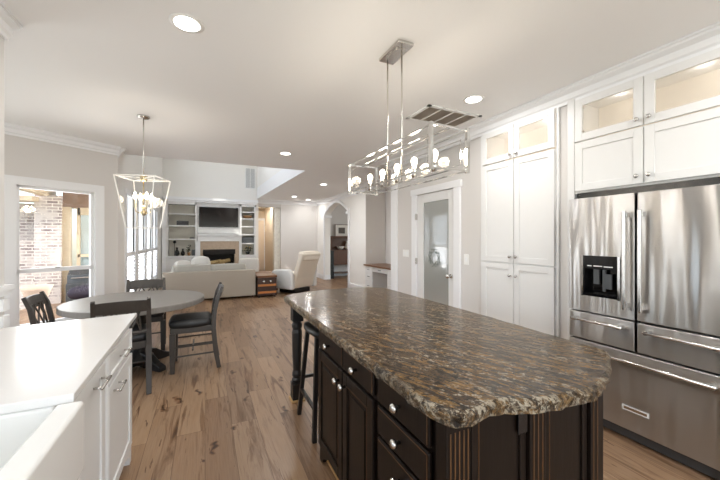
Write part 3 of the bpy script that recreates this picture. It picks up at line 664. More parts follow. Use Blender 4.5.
build('body', MB().box(IX+.004, IR, IE+.02, 1.234, .10, .864).box(IX+.05, IR-.05, IE+.06, 1.234, 0, .10), 'espresso', dc)
for z0, z1 in ((.745, .86), (.612, .73), (.37, .597), (.125, .355)):
    d = idoor(dc, .865, 1.215, z0, z1, True); knob(d, IX-.018, 1.04, (z0+z1)/2 if z1-z0 < .15 else z1-.07, s=1.15)
# fluted pilaster on the end
ps = MB(); ps.box(IX-.01, .76, IE-.012, IE+.04, .10, .863)
p1 = build('corner_pilaster', ps, 'espresso', dc, .003)
fl_ = MB()
for k in range(5):
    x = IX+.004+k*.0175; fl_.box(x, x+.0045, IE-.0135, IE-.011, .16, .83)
build('flute', fl_, 'edgeline', p1)
def epanel(x0, x1):
    mb = MB(); z0, z1 = .11, .86
    mb.box(x0, x0+.03, IE, IE+.02, z0, z1).box(x1-.03, x1, IE, IE+.02, z0, z1).box(x0, x1, IE+.008, IE+.022, z0, z1).box(x0, x1, IE, IE+.02, z0, z0+.08).box(x0, x1, IE, IE+.02, z1-.02, z1)
    o = build('end_panel', mb, 'espresso', dc, .003)
    build('panel_edge', MB().box(x0+.0295, x0+.032, IE-.001, IE+.01, z0+.08, z1-.02), 'edgeline', o)
epanel(.775, 1.03); epanel(1.125, 1.385)
ps = MB().box(1.035, 1.12, IE-.012, IE+.03, .1, .863); p2 = build('pilaster', ps, 'espresso', dc, .003)
build('flute', MB().box(1.052, 1.056, IE-.0135, IE-.011, .16, .83).box(1.075, 1.079, IE-.0135, IE-.011, .16, .83).box(1.098, 1.102, IE-.0135, IE-.011, .16, .83), 'edgeline', p2)
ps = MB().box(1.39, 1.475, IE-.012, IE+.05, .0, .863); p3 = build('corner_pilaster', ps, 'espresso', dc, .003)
build('flute', MB().box(1.405, 1.409, IE-.0135, IE-.011, .16, .83).box(1.43, 1.434, IE-.0135, IE-.011, .16, .83), 'edgeline', p3)
build('outlet', MB().box(.985, 1.03, IE-.006, IE, .745, .845), 'black', dc, .002)
def post(x, y, label):
    t = thing('turned_post', label, 'post', (x, y, 0), 'turned posts under the island top')
    build('post_shaft', MB().box(x-.047, x+.047, y-.047, y+.047, .70, .864).box(x-.047, x+.047, y-.047, y+.047, .02, .16)
      .lathe([(.03, .16), (.044, .17), (.046, .19), (.032, .205), (.042, .22), (.042, .24), (.034, .27), (.040, .38), (.043, .50), (.044, .60), (.038, .63), (.046, .65), (.046, .67), (.036, .685), (.036, .70)], (x, y, 0), 20), 'blackpaint', t, .003)
    build('shoe_moulding', MB().box(x-.06, x+.06, y-.06, y+.06, 0, .02), 'oakshoe', t, .005)
post(.735, 2.86, 'black turned post under the far left corner of the granite island')
post(1.55, 2.9, 'black turned post under the far right corner of the granite island')
# bar stool
st = thing('bar_stool', 'black wooden saddle stool tucked under the island overhang', 'stool', (.93, 2.37, 0))
ss = MB(); ss.soft(.68, 1.16, 2.2, 2.55, .715, .775, .35); build('seat', ss, 'blackpaint', st, smooth=True)
for (tx, ty, bx, by) in ((.73, 2.27, .69, 2.21), (.73, 2.50, .69, 2.62), (1.12, 2.27, 1.17, 2.21), (1.12, 2.50, 1.17, 2.62)):
    build('leg', MB().tube([(bx, by, 0), (tx, ty, .73)], .015, sq=True), 'blackpaint', st, .002)
build('stretcher', MB().tube([(.70, 2.25, .22), (.70, 2.58, .22)], .011, sq=True), 'blackpaint', st)
build('stretcher', MB().tube([(1.155, 2.25, .22), (1.155, 2.58, .22)], .011, sq=True), 'blackpaint', st)
build('stretcher', MB().tube([(.71, 2.57, .32), (1.15, 2.57, .32)], .011, sq=True), 'blackpaint', st)
build('stretcher', MB().tube([(.71, 2.24, .32), (1.15, 2.24, .32)], .011, sq=True), 'blackpaint', st)

# ================================================================== peninsula with sink
PX = -.44
ct = MB(); ct.prism([(-1.079, 2.575), (-.425, 2.70), (-.393, 1.387), (-.925, 1.387), (-.925, .55), (-.40, .50), (-.40, -1.0), (-1.079, -1.0)], .884, .914)
tag(build('quartz_countertop', ct, 'quartz', None, .004), 'white quartz counter around the farmhouse sink on the left', 'countertop')
sk = MB()
sk.box(-.435, -.362, .52, 1.38, .66, .893)                     # apron
sk.box(-.93, -.435, 1.345, 1.38, .66, .7).box(-.93, -.44, 1.386, 1.42, .66, .883); sk.box(-.93, -.435, .52, .555, .66, .883); sk.box(-.965, -.93, .52, 1.42, .66, .883); sk.box(-.93, -.435, .555, 1.386, .66, .69)
snk = build('farmhouse_sink', sk, 'sink', None, .012, seg=4); tag(snk, 'white fireclay farmhouse sink with thick apron front at lower left', 'sink')
build('drain', MB().lathe([(.045, 0), (.045, .004), (.03, .005)], (-.68, .95, .69), 20), 'nickel', snk)
def pull(par, x, y0, y1, z):
    h = build('pull_handle', MB().tube([(x-.001, y0+.012, z), (x+.028, y0+.012, z)], .005, 8).tube([(x-.001, y1-.012, z), (x+.028, y1-.012, z)], .005, 8).tube([(x+.03, y0, z), (x+.03, y1, z)], .0065, 10), 'nickel', par, smooth=True)
def pdoor(par, name, y0, y1, z0, z1, rail=.055):
    mb = MB(); door_panel(mb, PX, y0, y1, z0, z1, face=1, th=.02, rail=rail); return build(name, mb, 'white', par, .002)
pc = thing('base_cabinet', 'white base cabinet with drawer over door at the far end of the white counter', 'cabinet', (-.76, 2.2, 0))
build('body', MB().box(-1.079, PX, 1.90, 2.54, .1, .883).box(-1.079, PX-.05, 1.90, 2.50, 0, .1), 'white', pc)
build('foot', MB().prism([(2.54, 0), (2.54, .1), (2.36, .1), (2.42, .07), (2.48, .06), (2.49, 0)], PX-.05, PX+.01, 'x'), 'white', pc)
build('foot', MB().prism([(1.90, 0), (1.90, .1), (2.08, .1), (2.02, .07), (1.97, .06), (1.96, 0)], PX-.05, PX+.01, 'x'), 'white', pc)
d = pdoor(pc, 'drawer', 1.96, 2.51, .72, .855, .03); pull(d, PX+.02, 2.17, 2.30, .785)
d = pdoor(pc, 'door', 1.96, 2.51, .125, .70); pull(d, PX+.02, 2.03, 2.16, .655)
build('fluted_stile', MB().tube([(PX+.012, 1.925, .1), (PX+.012, 1.925, .88)], .014, 10), 'white', pc)
pc2 = thing('dishwasher', 'white panelled dishwasher with a bar pull between sink and end cabinet', 'dishwasher', (-.76, 1.65, 0))
build('body', MB().box(-1.078, PX, 1.425, 1.895, .1, .883).box(-1.078, PX-.05, 1.425, 1.895, 0, .1), 'white', pc2)
d = pdoor(pc2, 'door', 1.43, 1.885, .125, .855, .05); pull(d, PX+.02, 1.70, 1.84, .80)
pc3 = thing('sink_base_cabinet', 'white two door base cabinet below the farmhouse sink', 'cabinet', (-.76, .95, 0))
build('body', MB().box(-1.079, PX, .5, 1.40, .1, .655).box(-1.079, PX-.05, .5, 1.40, 0, .1), 'white', pc3)
for y0, y1 in ((.52, .945), (.955, 1.385)):
    d = pdoor(pc3, 'door', y0, y1, .125, .64); pull(d, PX+.02, (y0+y1)/2-.06, (y0+y1)/2+.06, .6)
pc4 = thing('base_cabinet', 'white base cabinet behind the camera side of the sink', 'cabinet', (-.76, -.25, 0))
build('body', MB().box(-1.079, PX, -1.0, .49, 0, .883), 'white', pc4)

# ================================================================== linear chandelier over the island
LX0, LX1, LY0, LY1, LZ0, LZ1 = 1.075, 1.325, 1.40, 2.48, 1.803, 2.03
ch = thing('linear_chandelier', 'long chrome and glass box chandelier with five lit bulbs above the island', 'chandelier', (1.2, 1.94, CH))
build('canopy', MB().box(1.15, 1.27, 1.84, 2.11, CH-.022, CH), 'nickel', ch, .003)
build('canopy_box', MB().box(1.17, 1.25, 1.90, 2.05, CH-.034, CH-.02), 'nickel', ch, .002)
for y in (1.88, 2.07): build('rod', MB().tube([(1.2, y, 1.80), (1.2, y, CH-.02)], .0055, 8), 'nickel', ch, smooth=True)
fm = MB(); r_ = .0085
for x in (LX0, LX1):
    for y in (LY0, LY1): fm.box(x-r_*1.1, x+r_*1.1, y-r_*1.1, y+r_*1.1, LZ0-.012, LZ1+.012)
    for z in (LZ0, LZ1): fm.box(x-.004, x+.004, LY0, LY1, z-.004, z+.004)
for y in (LY0, LY1):
    for z in (LZ0, LZ1): fm.box(LX0, LX1, y-.004, y+.004, z-.004, z+.004)
build('frame', fm, 'chrome', ch)
build('crossbar', MB().box(1.193, 1.207, LY0, LY1, LZ1-.006, LZ1+.004), 'chrome', ch); build('crossbar', MB().box(1.19, 1.21, LY0, LY1, LZ0-.006, LZ0+.008), 'chrome', ch)
for x in (LX0+.006, LX1-.006): build('glass_panel', MB().box(x-.002, x+.002, LY0+.012, LY1-.012, LZ0+.008, LZ1-.008), 'lampglass', ch)
for y in (LY0+.006, LY1-.006): build('glass_panel', MB().box(LX0+.012, LX1-.012, y-.002, y+.002, LZ0+.008, LZ1-.008), 'lampglass', ch)
lip = MB()    # bevelled strips on the glass
for x in (LX0+.010, LX1-.010):
    lip.box(x-.001, x+.001, LY0+.04, LY1-.04, LZ1-.045, LZ1-.041).box(x-.001, x+.001, LY0+.04, LY1-.04, LZ0+.041, LZ0+.045).box(x-.001, x+.001, LY0+.04, LY0+.044, LZ0+.04, LZ1-.04).box(x-.001, x+.001, LY1-.044, LY1-.04, LZ0+.04, LZ1-.04)
build('glass_bevel', lip, 'chrome', ch)
for k in range(5):
    y = 1.53+k*.205
    s_ = build('socket', MB().lathe([(.016, 0), (.016, .055), (.012, .06)], (1.2, y, LZ0+.008), 12), 'chrome', ch, smooth=True)
    build('bulb', MB().lathe([(.011, 0), (.012, .015), (.016, .03), (.020, .045), (.018, .06), (.008, .072)], (1.2, y, LZ0+.066), 14), 'bulb', s_, smooth=True)
    lamp('chandelier_bulb_light', 'POINT', (1.2, y, LZ0+.13), (0, 0, 0), 2.6, (1, .88, .72), shadow_soft_size=.035)

# ================================================================== dining lantern
pcx, pcy = -.60, 4.2
pd = thing('dining_lantern', 'tapered glass lantern pendant with candle bulbs above the dining table', 'pendant light', (pcx, pcy, CH))
build('canopy', MB().lathe([(.06, 0), (.062, -.012), (.05, -.022), (.012, -.03)], (pcx, pcy, CH), 20), 'nickel', pd, smooth=True)
build('stem', MB().tube([(pcx, pcy, 2.06), (pcx, pcy, CH-.02)], .006, 8), 'nickel', pd, smooth=True)
def lc(h, z, k, a0=math.radians(28)): a = a0+k*PI/2; return (pcx+h*math.cos(a), pcy+h*math.sin(a), z)
HT, HB, ZT, ZB = .27, .165, 2.075, 1.54
lf = MB()
for k in range(4):
    lf.tube([lc(HT, ZT, k), lc(HB, ZB, k)], .0045, sq=True)
    lf.tube([lc(HT, ZT, k), lc(HT, ZT, k+1)], .005, sq=True); lf.tube([lc(HB, ZB, k), lc(HB, ZB, k+1)], .005, sq=True)
    lf.tube([lc(HT, ZT, k), (pcx, pcy, ZT-.005)], .005, sq=True)
build('frame', lf, 'palegold', pd); build('hub', MB().lathe([(.03, -.03), (.035, -.02), (.035, .02), (.012, .04)], (pcx, pcy, ZT), 14), 'brass', pd, smooth=True)
for k in range(4):
    g = MB(); vs = [g.bm.verts.new(p) for p in (lc(HT-.01, ZT-.01, k), lc(HT-.01, ZT-.01, k+1), lc(HB-.01, ZB+.01, k+1), lc(HB-.01, ZB+.01, k))]; g.bm.faces.new(vs)
    e = bmesh.ops.extrude_face_region(g.bm, geom=list(g.bm.faces)); d_ = (Vector((pcx, pcy, 1.8))-sum((v.co for v in vs), Vector())/4).normalized()*.003
    bmesh.ops.translate(g.bm, vec=d_, verts=[v for v in e['geom'] if isinstance(v, bmesh.types.BMVert)])
    build('glass_panel', g, 'lampglass', pd)
cl = MB().tube([(pcx, pcy, 1.72), (pcx, pcy, 2.05)], .006, 8)
cl.lathe([(.01, -.05), (.028, -.03), (.03, -.01), (.012, .01), (.022, .03), (.01, .06)], (pcx, pcy, 1.72), 14)
for k in range(4):
    a = .5+k*PI/2; dx, dy = math.cos(a), math.sin(a)
    cl.tube([(pcx, pcy, 1.72), (pcx+dx*.04, pcy+dy*.04, 1.70), (pcx+dx*.075, pcy+dy*.075, 1.715), (pcx+dx*.08, pcy+dy*.08, 1.75)], .005, 8)
cl = build('candle_cluster', cl, 'brass', pd, smooth=True)
for k in range(4):
    a = .5+k*PI/2; x, y = pcx+.08*math.cos(a), pcy+.08*math.sin(a)
    build('candle_sleeve', MB().tube([(x, y, 1.75), (x, y, 1.84)], .010, 10), 'candle', cl)
    build('bulb', MB().lathe([(.008, 0), (.018, .02), (.019, .035), (.010, .065), (.003, .08)], (x, y, 1.84), 12), 'bulb', cl, smooth=True)
lamp('lantern_light', 'POINT', (pcx, pcy, 1.89), (0, 0, 0), 7, (1, .88, .72), shadow_soft_size=.06)

# ================================================================== recessed lights, vents, switches
CANS = [(-.10, 2.27, 'over the left aisle nearest the camera'), (1.13, 5.1, 'mid ceiling above the far end of the kitchen'), (2.30, 2.35, 'beside the ceiling grille near the tall cabinets'),
        (2.63, 7.66, 'in front of the arched opening'), (2.56, 10.3, 'farther left of the two by the far beige wall'), (3.22, 11.0, 'farther right of the two by the far beige wall'), (2.05, 13.3, 'inside the hallway')]
for x, y, t in CANS + [(.9, -.6, 'behind the camera'), (2.3, .4, 'near the refrigerator right of the frame')]:
    c_ = thing('recessed_light', 'round white recessed ceiling light, lit, ' + t, 'ceiling light', (x, y, CH), 'recessed ceiling lights')
    build('trim_ring', MB().lathe([(.072, -.002), (.095, -.004), (.098, 0), (.07, 0)], (x, y, CH), 28), 'plastic', c_, smooth=True)
    build('lens', MB().lathe([(.071, -.004), (.071, -.001)], (x, y, CH), 24), 'lens', c_)
    lamp('recessed_light_beam', 'AREA', (x, y, CH-.012), (0, 0, 0), (6 if y > 9.5 else 12 if y > 5 else 9) if y < 12 else 10, (1, .985, .965), shape='DISK', size=.13)
vt = thing('ceiling_grille', 'rectangular white return air grille in the kitchen ceiling', 'vent', (2.35, 2.83, CH))
VX0, VX1, VY0, VY1 = 1.985, 2.68, 2.62, 3.03
build('frame', MB().box(VX0, VX1, VY0, VY0+.035, CH-.012, CH).box(VX0, VX1, VY1-.035, VY1, CH-.012, CH).box(VX0, VX0+.035, VY0, VY1, CH-.012, CH).box(VX1-.035, VX1, VY0, VY1, CH-.012, CH)
      .box(VX0+.175, VX0+.19, VY0, VY1, CH-.012, CH).box(VX0+.34, VX0+.355, VY0, VY1, CH-.012, CH).box(VX0+.505, VX0+.52, VY0, VY1, CH-.012, CH), 'plastic', vt)
lo = MB()
for k in range(28): y = VY0+.04+k*.0125; lo.prism([(y, CH-.009), (y+.009, CH-.001), (y+.0105, CH-.001), (y+.002, CH-.009)], VX0+.03, VX1-.03, 'x')
build('slats', lo, 'louvre', vt); build('backing', MB().box(VX0+.03, VX1-.03, VY0+.03, VY1-.03, CH-.0015, CH-.0005), 'louvre', vt)
wv = thing('wall_grille', 'grey wall vent high on the living room end wall', 'vent', (1.4, 11.4, 3.6))
build('frame', MB().box(1.18, 1.53, 11.385, 11.399, 3.06, 3.75), 'plastic', wv)
wl = MB()
for k in range(30): wl.box(1.215 if True else 0, 1.345, 11.378, 11.386, 3.09+k*.0215, 3.10+k*.0215).box(1.365, 1.495, 11.378, 11.386, 3.09+k*.0215, 3.10+k*.0215)
build('slats', wl, mat('grey_slats', srgb(170, 172, 174), .6), wv)
def plate(x0, x1, y0, y1, z0, z1, label, cat, ax):
    t = thing('light_switch' if cat == 'switch' else 'wall_outlet', label, cat, ((x0+x1)/2, (y0+y1)/2, (z0+z1)/2))
    build('plate', MB().box(x0, x1, y0, y1, z0, z1), 'plastic', t, .0015)
    zc = (z0+z1)/2
    if ax == 'x':
        n = 2 if (y1-y0) > .1 else 1
        for k in range(n):
            yc = y0+(y1-y0)*(k+.5)/n; build('rocker', MB().box(x0-.003, x0, yc-.012, yc+.012, zc-.025, zc+.025), 'trim', t)
    else: build('rocker', MB().box((x0+x1)/2-.012, (x0+x1)/2+.012, y0-.003, y0, zc-.025, zc+.025), 'trim', t)
plate(2.924, 2.93, 3.07, 3.15, 1.10, 1.23, 'white switch plate on the wall right of the pantry door', 'switch', 'x')
plate(2.924, 2.93, 4.38, 4.55, 1.13, 1.24, 'wide white switch plate on the wall left of the pantry door', 'switch', 'x')
plate(3.84, 3.91, 7.539, 7.545, 1.03, 1.14, 'white outlet plate above the built-in desk', 'outlet', 'y')

# ================================================================== dining set
TX, TY = -.675, 4.35
tb = thing('dining_table', 'round weathered grey pedestal table by the bay window', 'table', (TX, TY, 0))
build('tabletop', MB().lathe([(.655, .69), (.667, .697), (.667, .743), (.66, .75)], (TX, TY, 0), 72), 'tabletop', tb)
build('pedestal', MB().lathe([(.16, .06), (.15, .12), (.09, .18), (.075, .3), (.10, .45), (.08, .55), (.11, .64), (.2, .69)], (TX, TY, 0), 24), 'blackpaint', tb, smooth=True)
for k in range(4):
    a = PI/4+k*PI/2; f_ = MB().prism([(0, .03), (.30, 0), (.38, 0), (.38, .05), (.30, .08), (.2, .15), (0, .2)], -.04, .04, 'y').rot(a); bmesh.ops.translate(f_.bm, vec=(TX, TY, 0), verts=list(f_.bm.verts))
    build('foot', f_, 'blackpaint', tb, .01)
CT = thing('dining_chair', 'charcoal dining chair with black seat on the right side of the round table, side on', 'chair', (0, 0, 0), 'charcoal dining chairs around the round table')
# local: chair faces +Y, seat centre at origin; seat .44 wide
def chair_parts(root):
    W2 = .20
    s_ = MB().soft(-.225, .225, -.20, .24, .46, .555, .38); build('seat_cushion', s_, 'leather', root, smooth=True)
    build('seat_frame', MB().box(-.20, .20, -.20, .215, .41, .475), 'chairwood', root, .006)
    for sx in (-1, 1):
        build('leg', MB().tube([(sx*W2, .19, 0), (sx*W2, .19, .30), (sx*W2, .19, .42)], [.021, .027, .027], sq=True), 'chairwood', root, .003)
        back = [(-.26, 0), (-.225, .2), (-.205, .44), (-.215, .6), (-.25, .78), (-.295, .888)]
        build('back_post', MB().tube([(sx*W2, y, z) for y, z in back], [.021, .024, .024, .020, .018, .015], sq=True), 'chairwood', root, .003)
    rail = MB()
    def arc(z0, z1, y0, y1, d0, th=.022, n=9, crest=.0):
        pts = []
        for i in range(n+1):
            t = -1+2*i/n; x = t*(W2-.005); o_ = -d0*(1-t*t); pts.append((x, o_, crest*(1-t*t)))
        vf = []
        for x, o_, cz in pts:
            vf.append([rail.bm.verts.new(p) for p in ((x, y0+o_, z0), (x, y1+o_, z1+cz), (x, y1+o_-th, z1+cz), (x, y0+o_-th, z0))])
        for A, B in zip(vf, vf[1:]):
            for j in range(4): rail.bm.faces.new([A[j], B[j], B[(j+1) % 4], A[(j+1) % 4]])
        rail.bm.faces.new(vf[0][::-1]); rail.bm.faces.new(vf[-1])
    arc(.765, .868, -.245, -.275, .025, crest=.010); build('top_rail', rail, 'chairwood', root, .003)
    rail = MB()
    def arc2(z0, z1, y):
        pts = [(-W2+.005, y), (-.1, y-.012), (0, y-.017), (.1, y-.012), (W2-.005, y)]
        rail.tube([(x, yy, (z0+z1)/2) for x, yy in pts], (z1-z0)/2, 8)
    arc2(.555, .585, -.215); build('lower_rail', rail, 'chairwood', root)
    sp = MB()
    for (x0, x1) in ((-.14, -.05), (-.14, -.1), (-.07, .07), (.07, -.07), (.14, .1), (.14, .05), (-.05, -.14), (.05, .14)):
        sp.tube([(x0, -.228, .575), ((x0+x1)/2+.012*(1 if x0 > 0 else -1), -.25, .69), (x1, -.268, .80)], .0075, 6)
    build('lattice', sp, 'chairwood', root)
    for z in (.17, .27):
        for sx in (-1, 1): build('stretcher', MB().tube([(sx*W2, .19, z), (sx*W2, -.22, z+.005)], .009, 8), 'chairwood', root)
    build('stretcher', MB().tube([(-W2, 0, .225), (W2, 0, .225)], .009, 8), 'chairwood', root)
chair_parts(CT)
CT.location = (-.12, 4.16, 0); CT.rotation_euler = (0, 0, math.radians(90))
dup(CT, (-.70, 3.78, 0), math.radians(8), 'charcoal dining chair nearest the camera, its slatted back towards the white counter', 'charcoal dining chairs around the round table')
dup(CT, (-1.20, 4.20, 0), math.radians(-88), 'charcoal dining chair with lattice back in front of the bay window', 'charcoal dining chairs around the round table')
dup(CT, (-.68, 4.86, 0), math.radians(184), 'charcoal dining chair beyond the round table, only its curved top rail showing', 'charcoal dining chairs around the round table')

# ================================================================== living room furniture
sf = thing('sofa', 'oatmeal sofa seen from behind, facing the fireplace', 'sofa', (.13, 8.65, 0))
build('back_frame', MB().box(-.84, 1.10, 8.2, 8.36, .05, .675), 'sofa', sf, .02, seg=3)
build('arm', MB().box(-.84, -.64, 8.36, 9.15, .05, .60), 'sofa', sf, .03, seg=3); build('arm', MB().box(.90, 1.10, 8.36, 9.15, .05, .60), 'sofa', sf, .03, seg=3)
build('base_frame', MB().box(-.64, .9, 8.36, 9.12, .05, .3), 'sofa', sf, .01)
for x0, x1 in ((-.64, .13), (.13, .9)):
    build('seat_cushion', MB().soft(x0, x1, 8.45, 9.16, .3, .47, .25), 'sofa', sf, smooth=True)
    build('back_cushion', MB().soft(x0-.05, x1+.02, 8.37, 8.60, .47, .82, .3), 'cushion', sf, smooth=True)
for x in (-.78, 1.04):
    for y in (8.26, 9.05): build('foot', MB().tube([(x, y, 0), (x, y, .055)], .025, 10), 'darkwood', sf)
def pillow(x, y, z, rz, tilt, s_, m, label):
    p = MB().soft(-s_/2, s_/2, -.07, .07, -s_/2, s_/2, .75, 7); p.rot(tilt, 'X').rot(rz, 'Z'); bmesh.ops.translate(p.bm, vec=(x, y, z), verts=list(p.bm.verts))
    tag(build('throw_pillow', p, m, None, smooth=True), label, 'pillow', 'throw pillows on the sofa')
pillow(-.46, 8.80, .70, .5, -.3, .42, 'pillow', 'white throw pillow at the left end of the sofa')
pillow(-.10, 9.02, .76, -.2, -.25, .46, 'pillow', 'larger white throw pillow leaning right of the first one')
pillow(.16, 8.80, .63, .1, -.2, .30, 'cushion', 'small grey throw pillow right of the white ones')
# dark legs line under the sofa back
tk = thing('travel_trunk', 'dark brown trunk with tan straps beside the sofa', 'trunk', (1.35, 8.35, 0))
build('trunk_body', MB().box(1.13, 1.58, 8.1, 8.7, .04, .47), 'trunkwood', tk, .01)
build('lid', MB().box(1.12, 1.59, 8.09, 8.71, .475, .525), 'deskwood', tk, .012)
for z in (.10, .27): build('strap', MB().box(1.14, 1.57, 8.088, 8.1, z, z+.05), 'strap', tk)
for x in (1.28, 1.44): build('round_pull', MB().lathe([(.025, 0), (.025, .012), (.012, .016)], (x, 8.1, .385), 14, 'y', -1), 'chrome', tk, smooth=True)
for x in (1.17, 1.54):
    for y in (8.14, 8.66): build('foot', MB().box(x-.02, x+.02, y-.02, y+.02, 0, .04), 'trunkwood', tk)
ot = thing('leather_ottoman', 'brown leather ottoman just beyond the storage trunk', 'ottoman', (1.45, 9.4, 0))
build('cushion_top', MB().soft(1.12, 1.85, 9.05, 9.8, .2, .48, .3), mat('brown_leather', srgb(128, 92, 66), .5, var=.2), ot, smooth=True)
build('base_frame', MB().box(1.16, 1.81, 9.1, 9.76, .0, .22), 'darkwood', ot)
# recliner : local, faces +Y
rc = thing('recliner', 'cream upholstered recliner seen from behind beside the trunk', 'armchair', (0, 0, 0))
b1 = MB(); vs = []
prof = [(-.30, .14), (-.36, .40), (-.49, .75), (-.60, 1.02), (-.55, 1.07), (-.46, 1.05), (-.34, .75), (-.22, .45), (-.18, .14)]
b1.prism(prof, -.34, .34, 'x'); build('backrest', b1, 'recl', rc, .03, seg=3)
build('headrest', MB().soft(-.34, .34, -.58, -.38, .84, 1.10, .45), 'recl', rc, smooth=True)
for sx in (-1, 1):
    a_ = MB().prism([(-.34, .12), (-.33, .5), (-.22, .63), (.1, .62), (.36, .60), (.44, .52), (.46, .12)], sx*.345, sx*.48, 'x'); build('arm', a_, 'reclarm', rc, .045, seg=4)
build('seat_cushion', MB().soft(-.34, .34, -.25, .46, .28, .50, .3), 'recl', rc, smooth=True)
build('front_panel', MB().box(-.34, .34, .32, .42, .12, .36), 'recl', rc, .02)
build('swivel_base', MB().box(-.27, .27, -.26, .34, .0, .12), 'black', rc, .01)
rc.location = (2.20, 8.68, 0); rc.rotation_euler = (0, 0, math.radians(30))

# ---- built-in bookcase, fireplace, television
BY = 11.0
bc = thing('built_in_bookcase', 'tall white built-in shelving left of the fireplace', 'bookcase', (-.6, 11.2, 0))
def bookcase(t, x0, x1, shelves, base):
    build('back_panel', MB().box(x0, x1, 11.36, 11.38, 0, 2.50), 'shelfback', t)
    build('side_panel', MB().box(x0, x0+.05, BY, 11.36, 0, 2.5), 'white', t); build('side_panel', MB().box(x1-.05, x1, BY, 11.36, 0, 2.5), 'white', t)
    for z in shelves: build('shelf', MB().box(x0+.05, x1-.05, BY+.01, 11.36, z-.035, z), 'white', t)
    build('top_rail', MB().box(x0, x1, BY, 11.36, 2.43, 2.5), 'white', t)
    build('lower_cabinet', MB().box(x0+.05, x1-.05, BY+.01, 11.36, .0, base-.04), 'white', t)
    build('cabinet_top', MB().box(x0-.0, x1+.0, BY-.03, BY, base-.04, base), 'white', t, .004)
    xm = (x0+x1)/2
    for a, b_ in ((x0+.06, xm-.005), (xm+.005, x1-.06)):
        o = build('door', MB().box(a, b_, BY-.008, BY+.01, .1, base-.06), 'white', t, .003)
bookcase(bc, -1.03, -.215, (2.16, 1.81, 1.41), .90)
bc2 = thing('built_in_bookcase', 'narrow white built-in shelving right of the fireplace', 'bookcase', (1.25, 11.2, 0))
bookcase(bc2, 1.0, 1.49, (2.27, 2.06, 1.81, 1.55, 1.27), .90)
struct('trim_12', MB().box(-1.06, 1.52, 10.97, 11.38, 2.5, 2.56).box(-1.09, 1.55, 10.93, 11.38, 2.56, 2.64).box(-1.13, -1.03, 11.0, 11.1, 0, 2.5), 'trim')
fp = thing('fireplace', 'white fireplace with tan tile surround and mantel under the television', 'fireplace', (.4, 11.2, 0))
struct('wall_chimney', MB().box(-.214, .999, 11.052, 11.38, 1.56, 2.5), 'white')
build('marble_band', MB().box(-.18, .97, 11.035, 11.05, 1.57, 1.73), 'marble', fp)
build('mantel_shelf', MB().box(-.212, .997, 10.88, 11.3, 1.50, 1.55).box(-.2, .99, 10.95, 11.3, 1.33, 1.50), 'white', fp, .004)
build('tile_surround', MB().box(-.13, .97, 11.0, 11.2, 1.07, 1.33).box(-.13, -.05, 11.0, 11.2, 0, 1.07).box(.84, .97, 11.0, 11.2, 0, 1.07), 'tan_tile', fp)
build('mantel_leg', MB().box(-.215, -.13, 10.96, 11.2, 0, 1.33), 'white', fp); build('mantel_leg', MB().box(.97, .998, 10.96, 11.2, 0, 1.33), 'white', fp)
build('firebox', MB().box(-.05, .84, 11.25, 11.36, .35, 1.07).box(-.05, .84, 11.05, 11.36, .25, .35), 'soot', fp)
build('hood_strip', MB().box(-.06, .86, 10.98, 11.0, .93, 1.08), 'soot', fp)
lg = MB()
for k, (x, z) in enumerate(((.2, .5), (.4, .56), (.6, .5), (.3, .66), (.55, .68))): lg.tube([(x-.16, 11.12, z), (x+.16, 11.2, z+.05)], .06, 9)
build('log', lg, 'log', fp)
tv = thing('television', 'large flat black television mounted above the mantel', 'television', (.39, 11.0, 2.07))
build('bezel', MB().box(-.165, .945, 10.99, 11.05, 1.765, 2.375), 'black', tv, .004); build('screen', MB().box(-.15, .93, 10.986, 10.99, 1.785, 2.36), 'screen', tv)
# things on the shelves
def small(name, label, cat, mb, m, group=None, **k): return tag(build(name, mb, m, None, **k), label, cat, group)
small('speaker_box', 'black speaker box on the second shelf of the left bookcase', 'speaker', MB().box(-.76, -.44, 11.05, 11.2, 1.812, 1.94), 'black', bevel=.005)
small('flat_tray', 'flat black tray lying on the third shelf of the left bookcase', 'tray', MB().box(-.42, -.27, 11.05, 11.25, 1.412, 1.44).box(-.40, -.29, 11.07, 11.23, 1.44, 1.45), 'black')
for x, z, s_, t in ((-.75, .902, .12, 'tall dark bottle vase at the left of the lowest open shelf'), (-.60, .902, .10, 'squat dark vase in the middle of the lowest open shelf')):
    small('vase', t, 'vase', MB().lathe([(s_*.3, 0), (s_*.55, s_*.4), (s_*.5, s_*1.0), (s_*.2, s_*1.6), (s_*.3, s_*2.1)], (x, 11.12, z), 14), 'black', smooth=True)
pt = thing('shelf_plant', 'small dark leafy plant in a pot on the lowest shelf of the left bookcase', 'plant', (-.44, 11.1, .902))
build('pot', MB().lathe([(.03, 0), (.045, .1), (.04, .1)], (-.44, 11.1, .902), 14), 'basket', pt)
lv = MB()
for k in range(28):
    a = random.random()*2*PI; r_ = .01+random.random()*.05; z = 1.02+random.random()*.2
    lv.ball((-.44+r_*math.cos(a), 11.1+.06*math.sin(a), z), .022, 6, (1, .6, .5))
build('foliage', lv, 'leafm', pt)
wp = thing('wall_ornament', 'dark round metal ornament standing on the lowest open shelf', 'ornament', (-.82, 11.2, .902))
build('ring', MB().ball((-.82, 11.2, 1.31), .045, 10, (1, .3, 1)), 'black', wp, smooth=True); build('stand', MB().tube([(-.82, 11.2, .902), (-.82, 11.2, 1.27)], .008, 8), 'black', wp)
small('dark_box', 'dark square storage box at the right end of the lowest open shelf', 'box', MB().box(-.355, -.272, 11.05, 11.2, .902, 1.08), 'greymetal', bevel=.004)
small('wicker_basket', 'low wicker basket on the second shelf of the narrow bookcase', 'basket', MB().lathe([(.1, 0), (.14, .06), (.15, .09), (.13, .09)], (1.245, 11.18, 2.062), 20), 'basket', smooth=True)
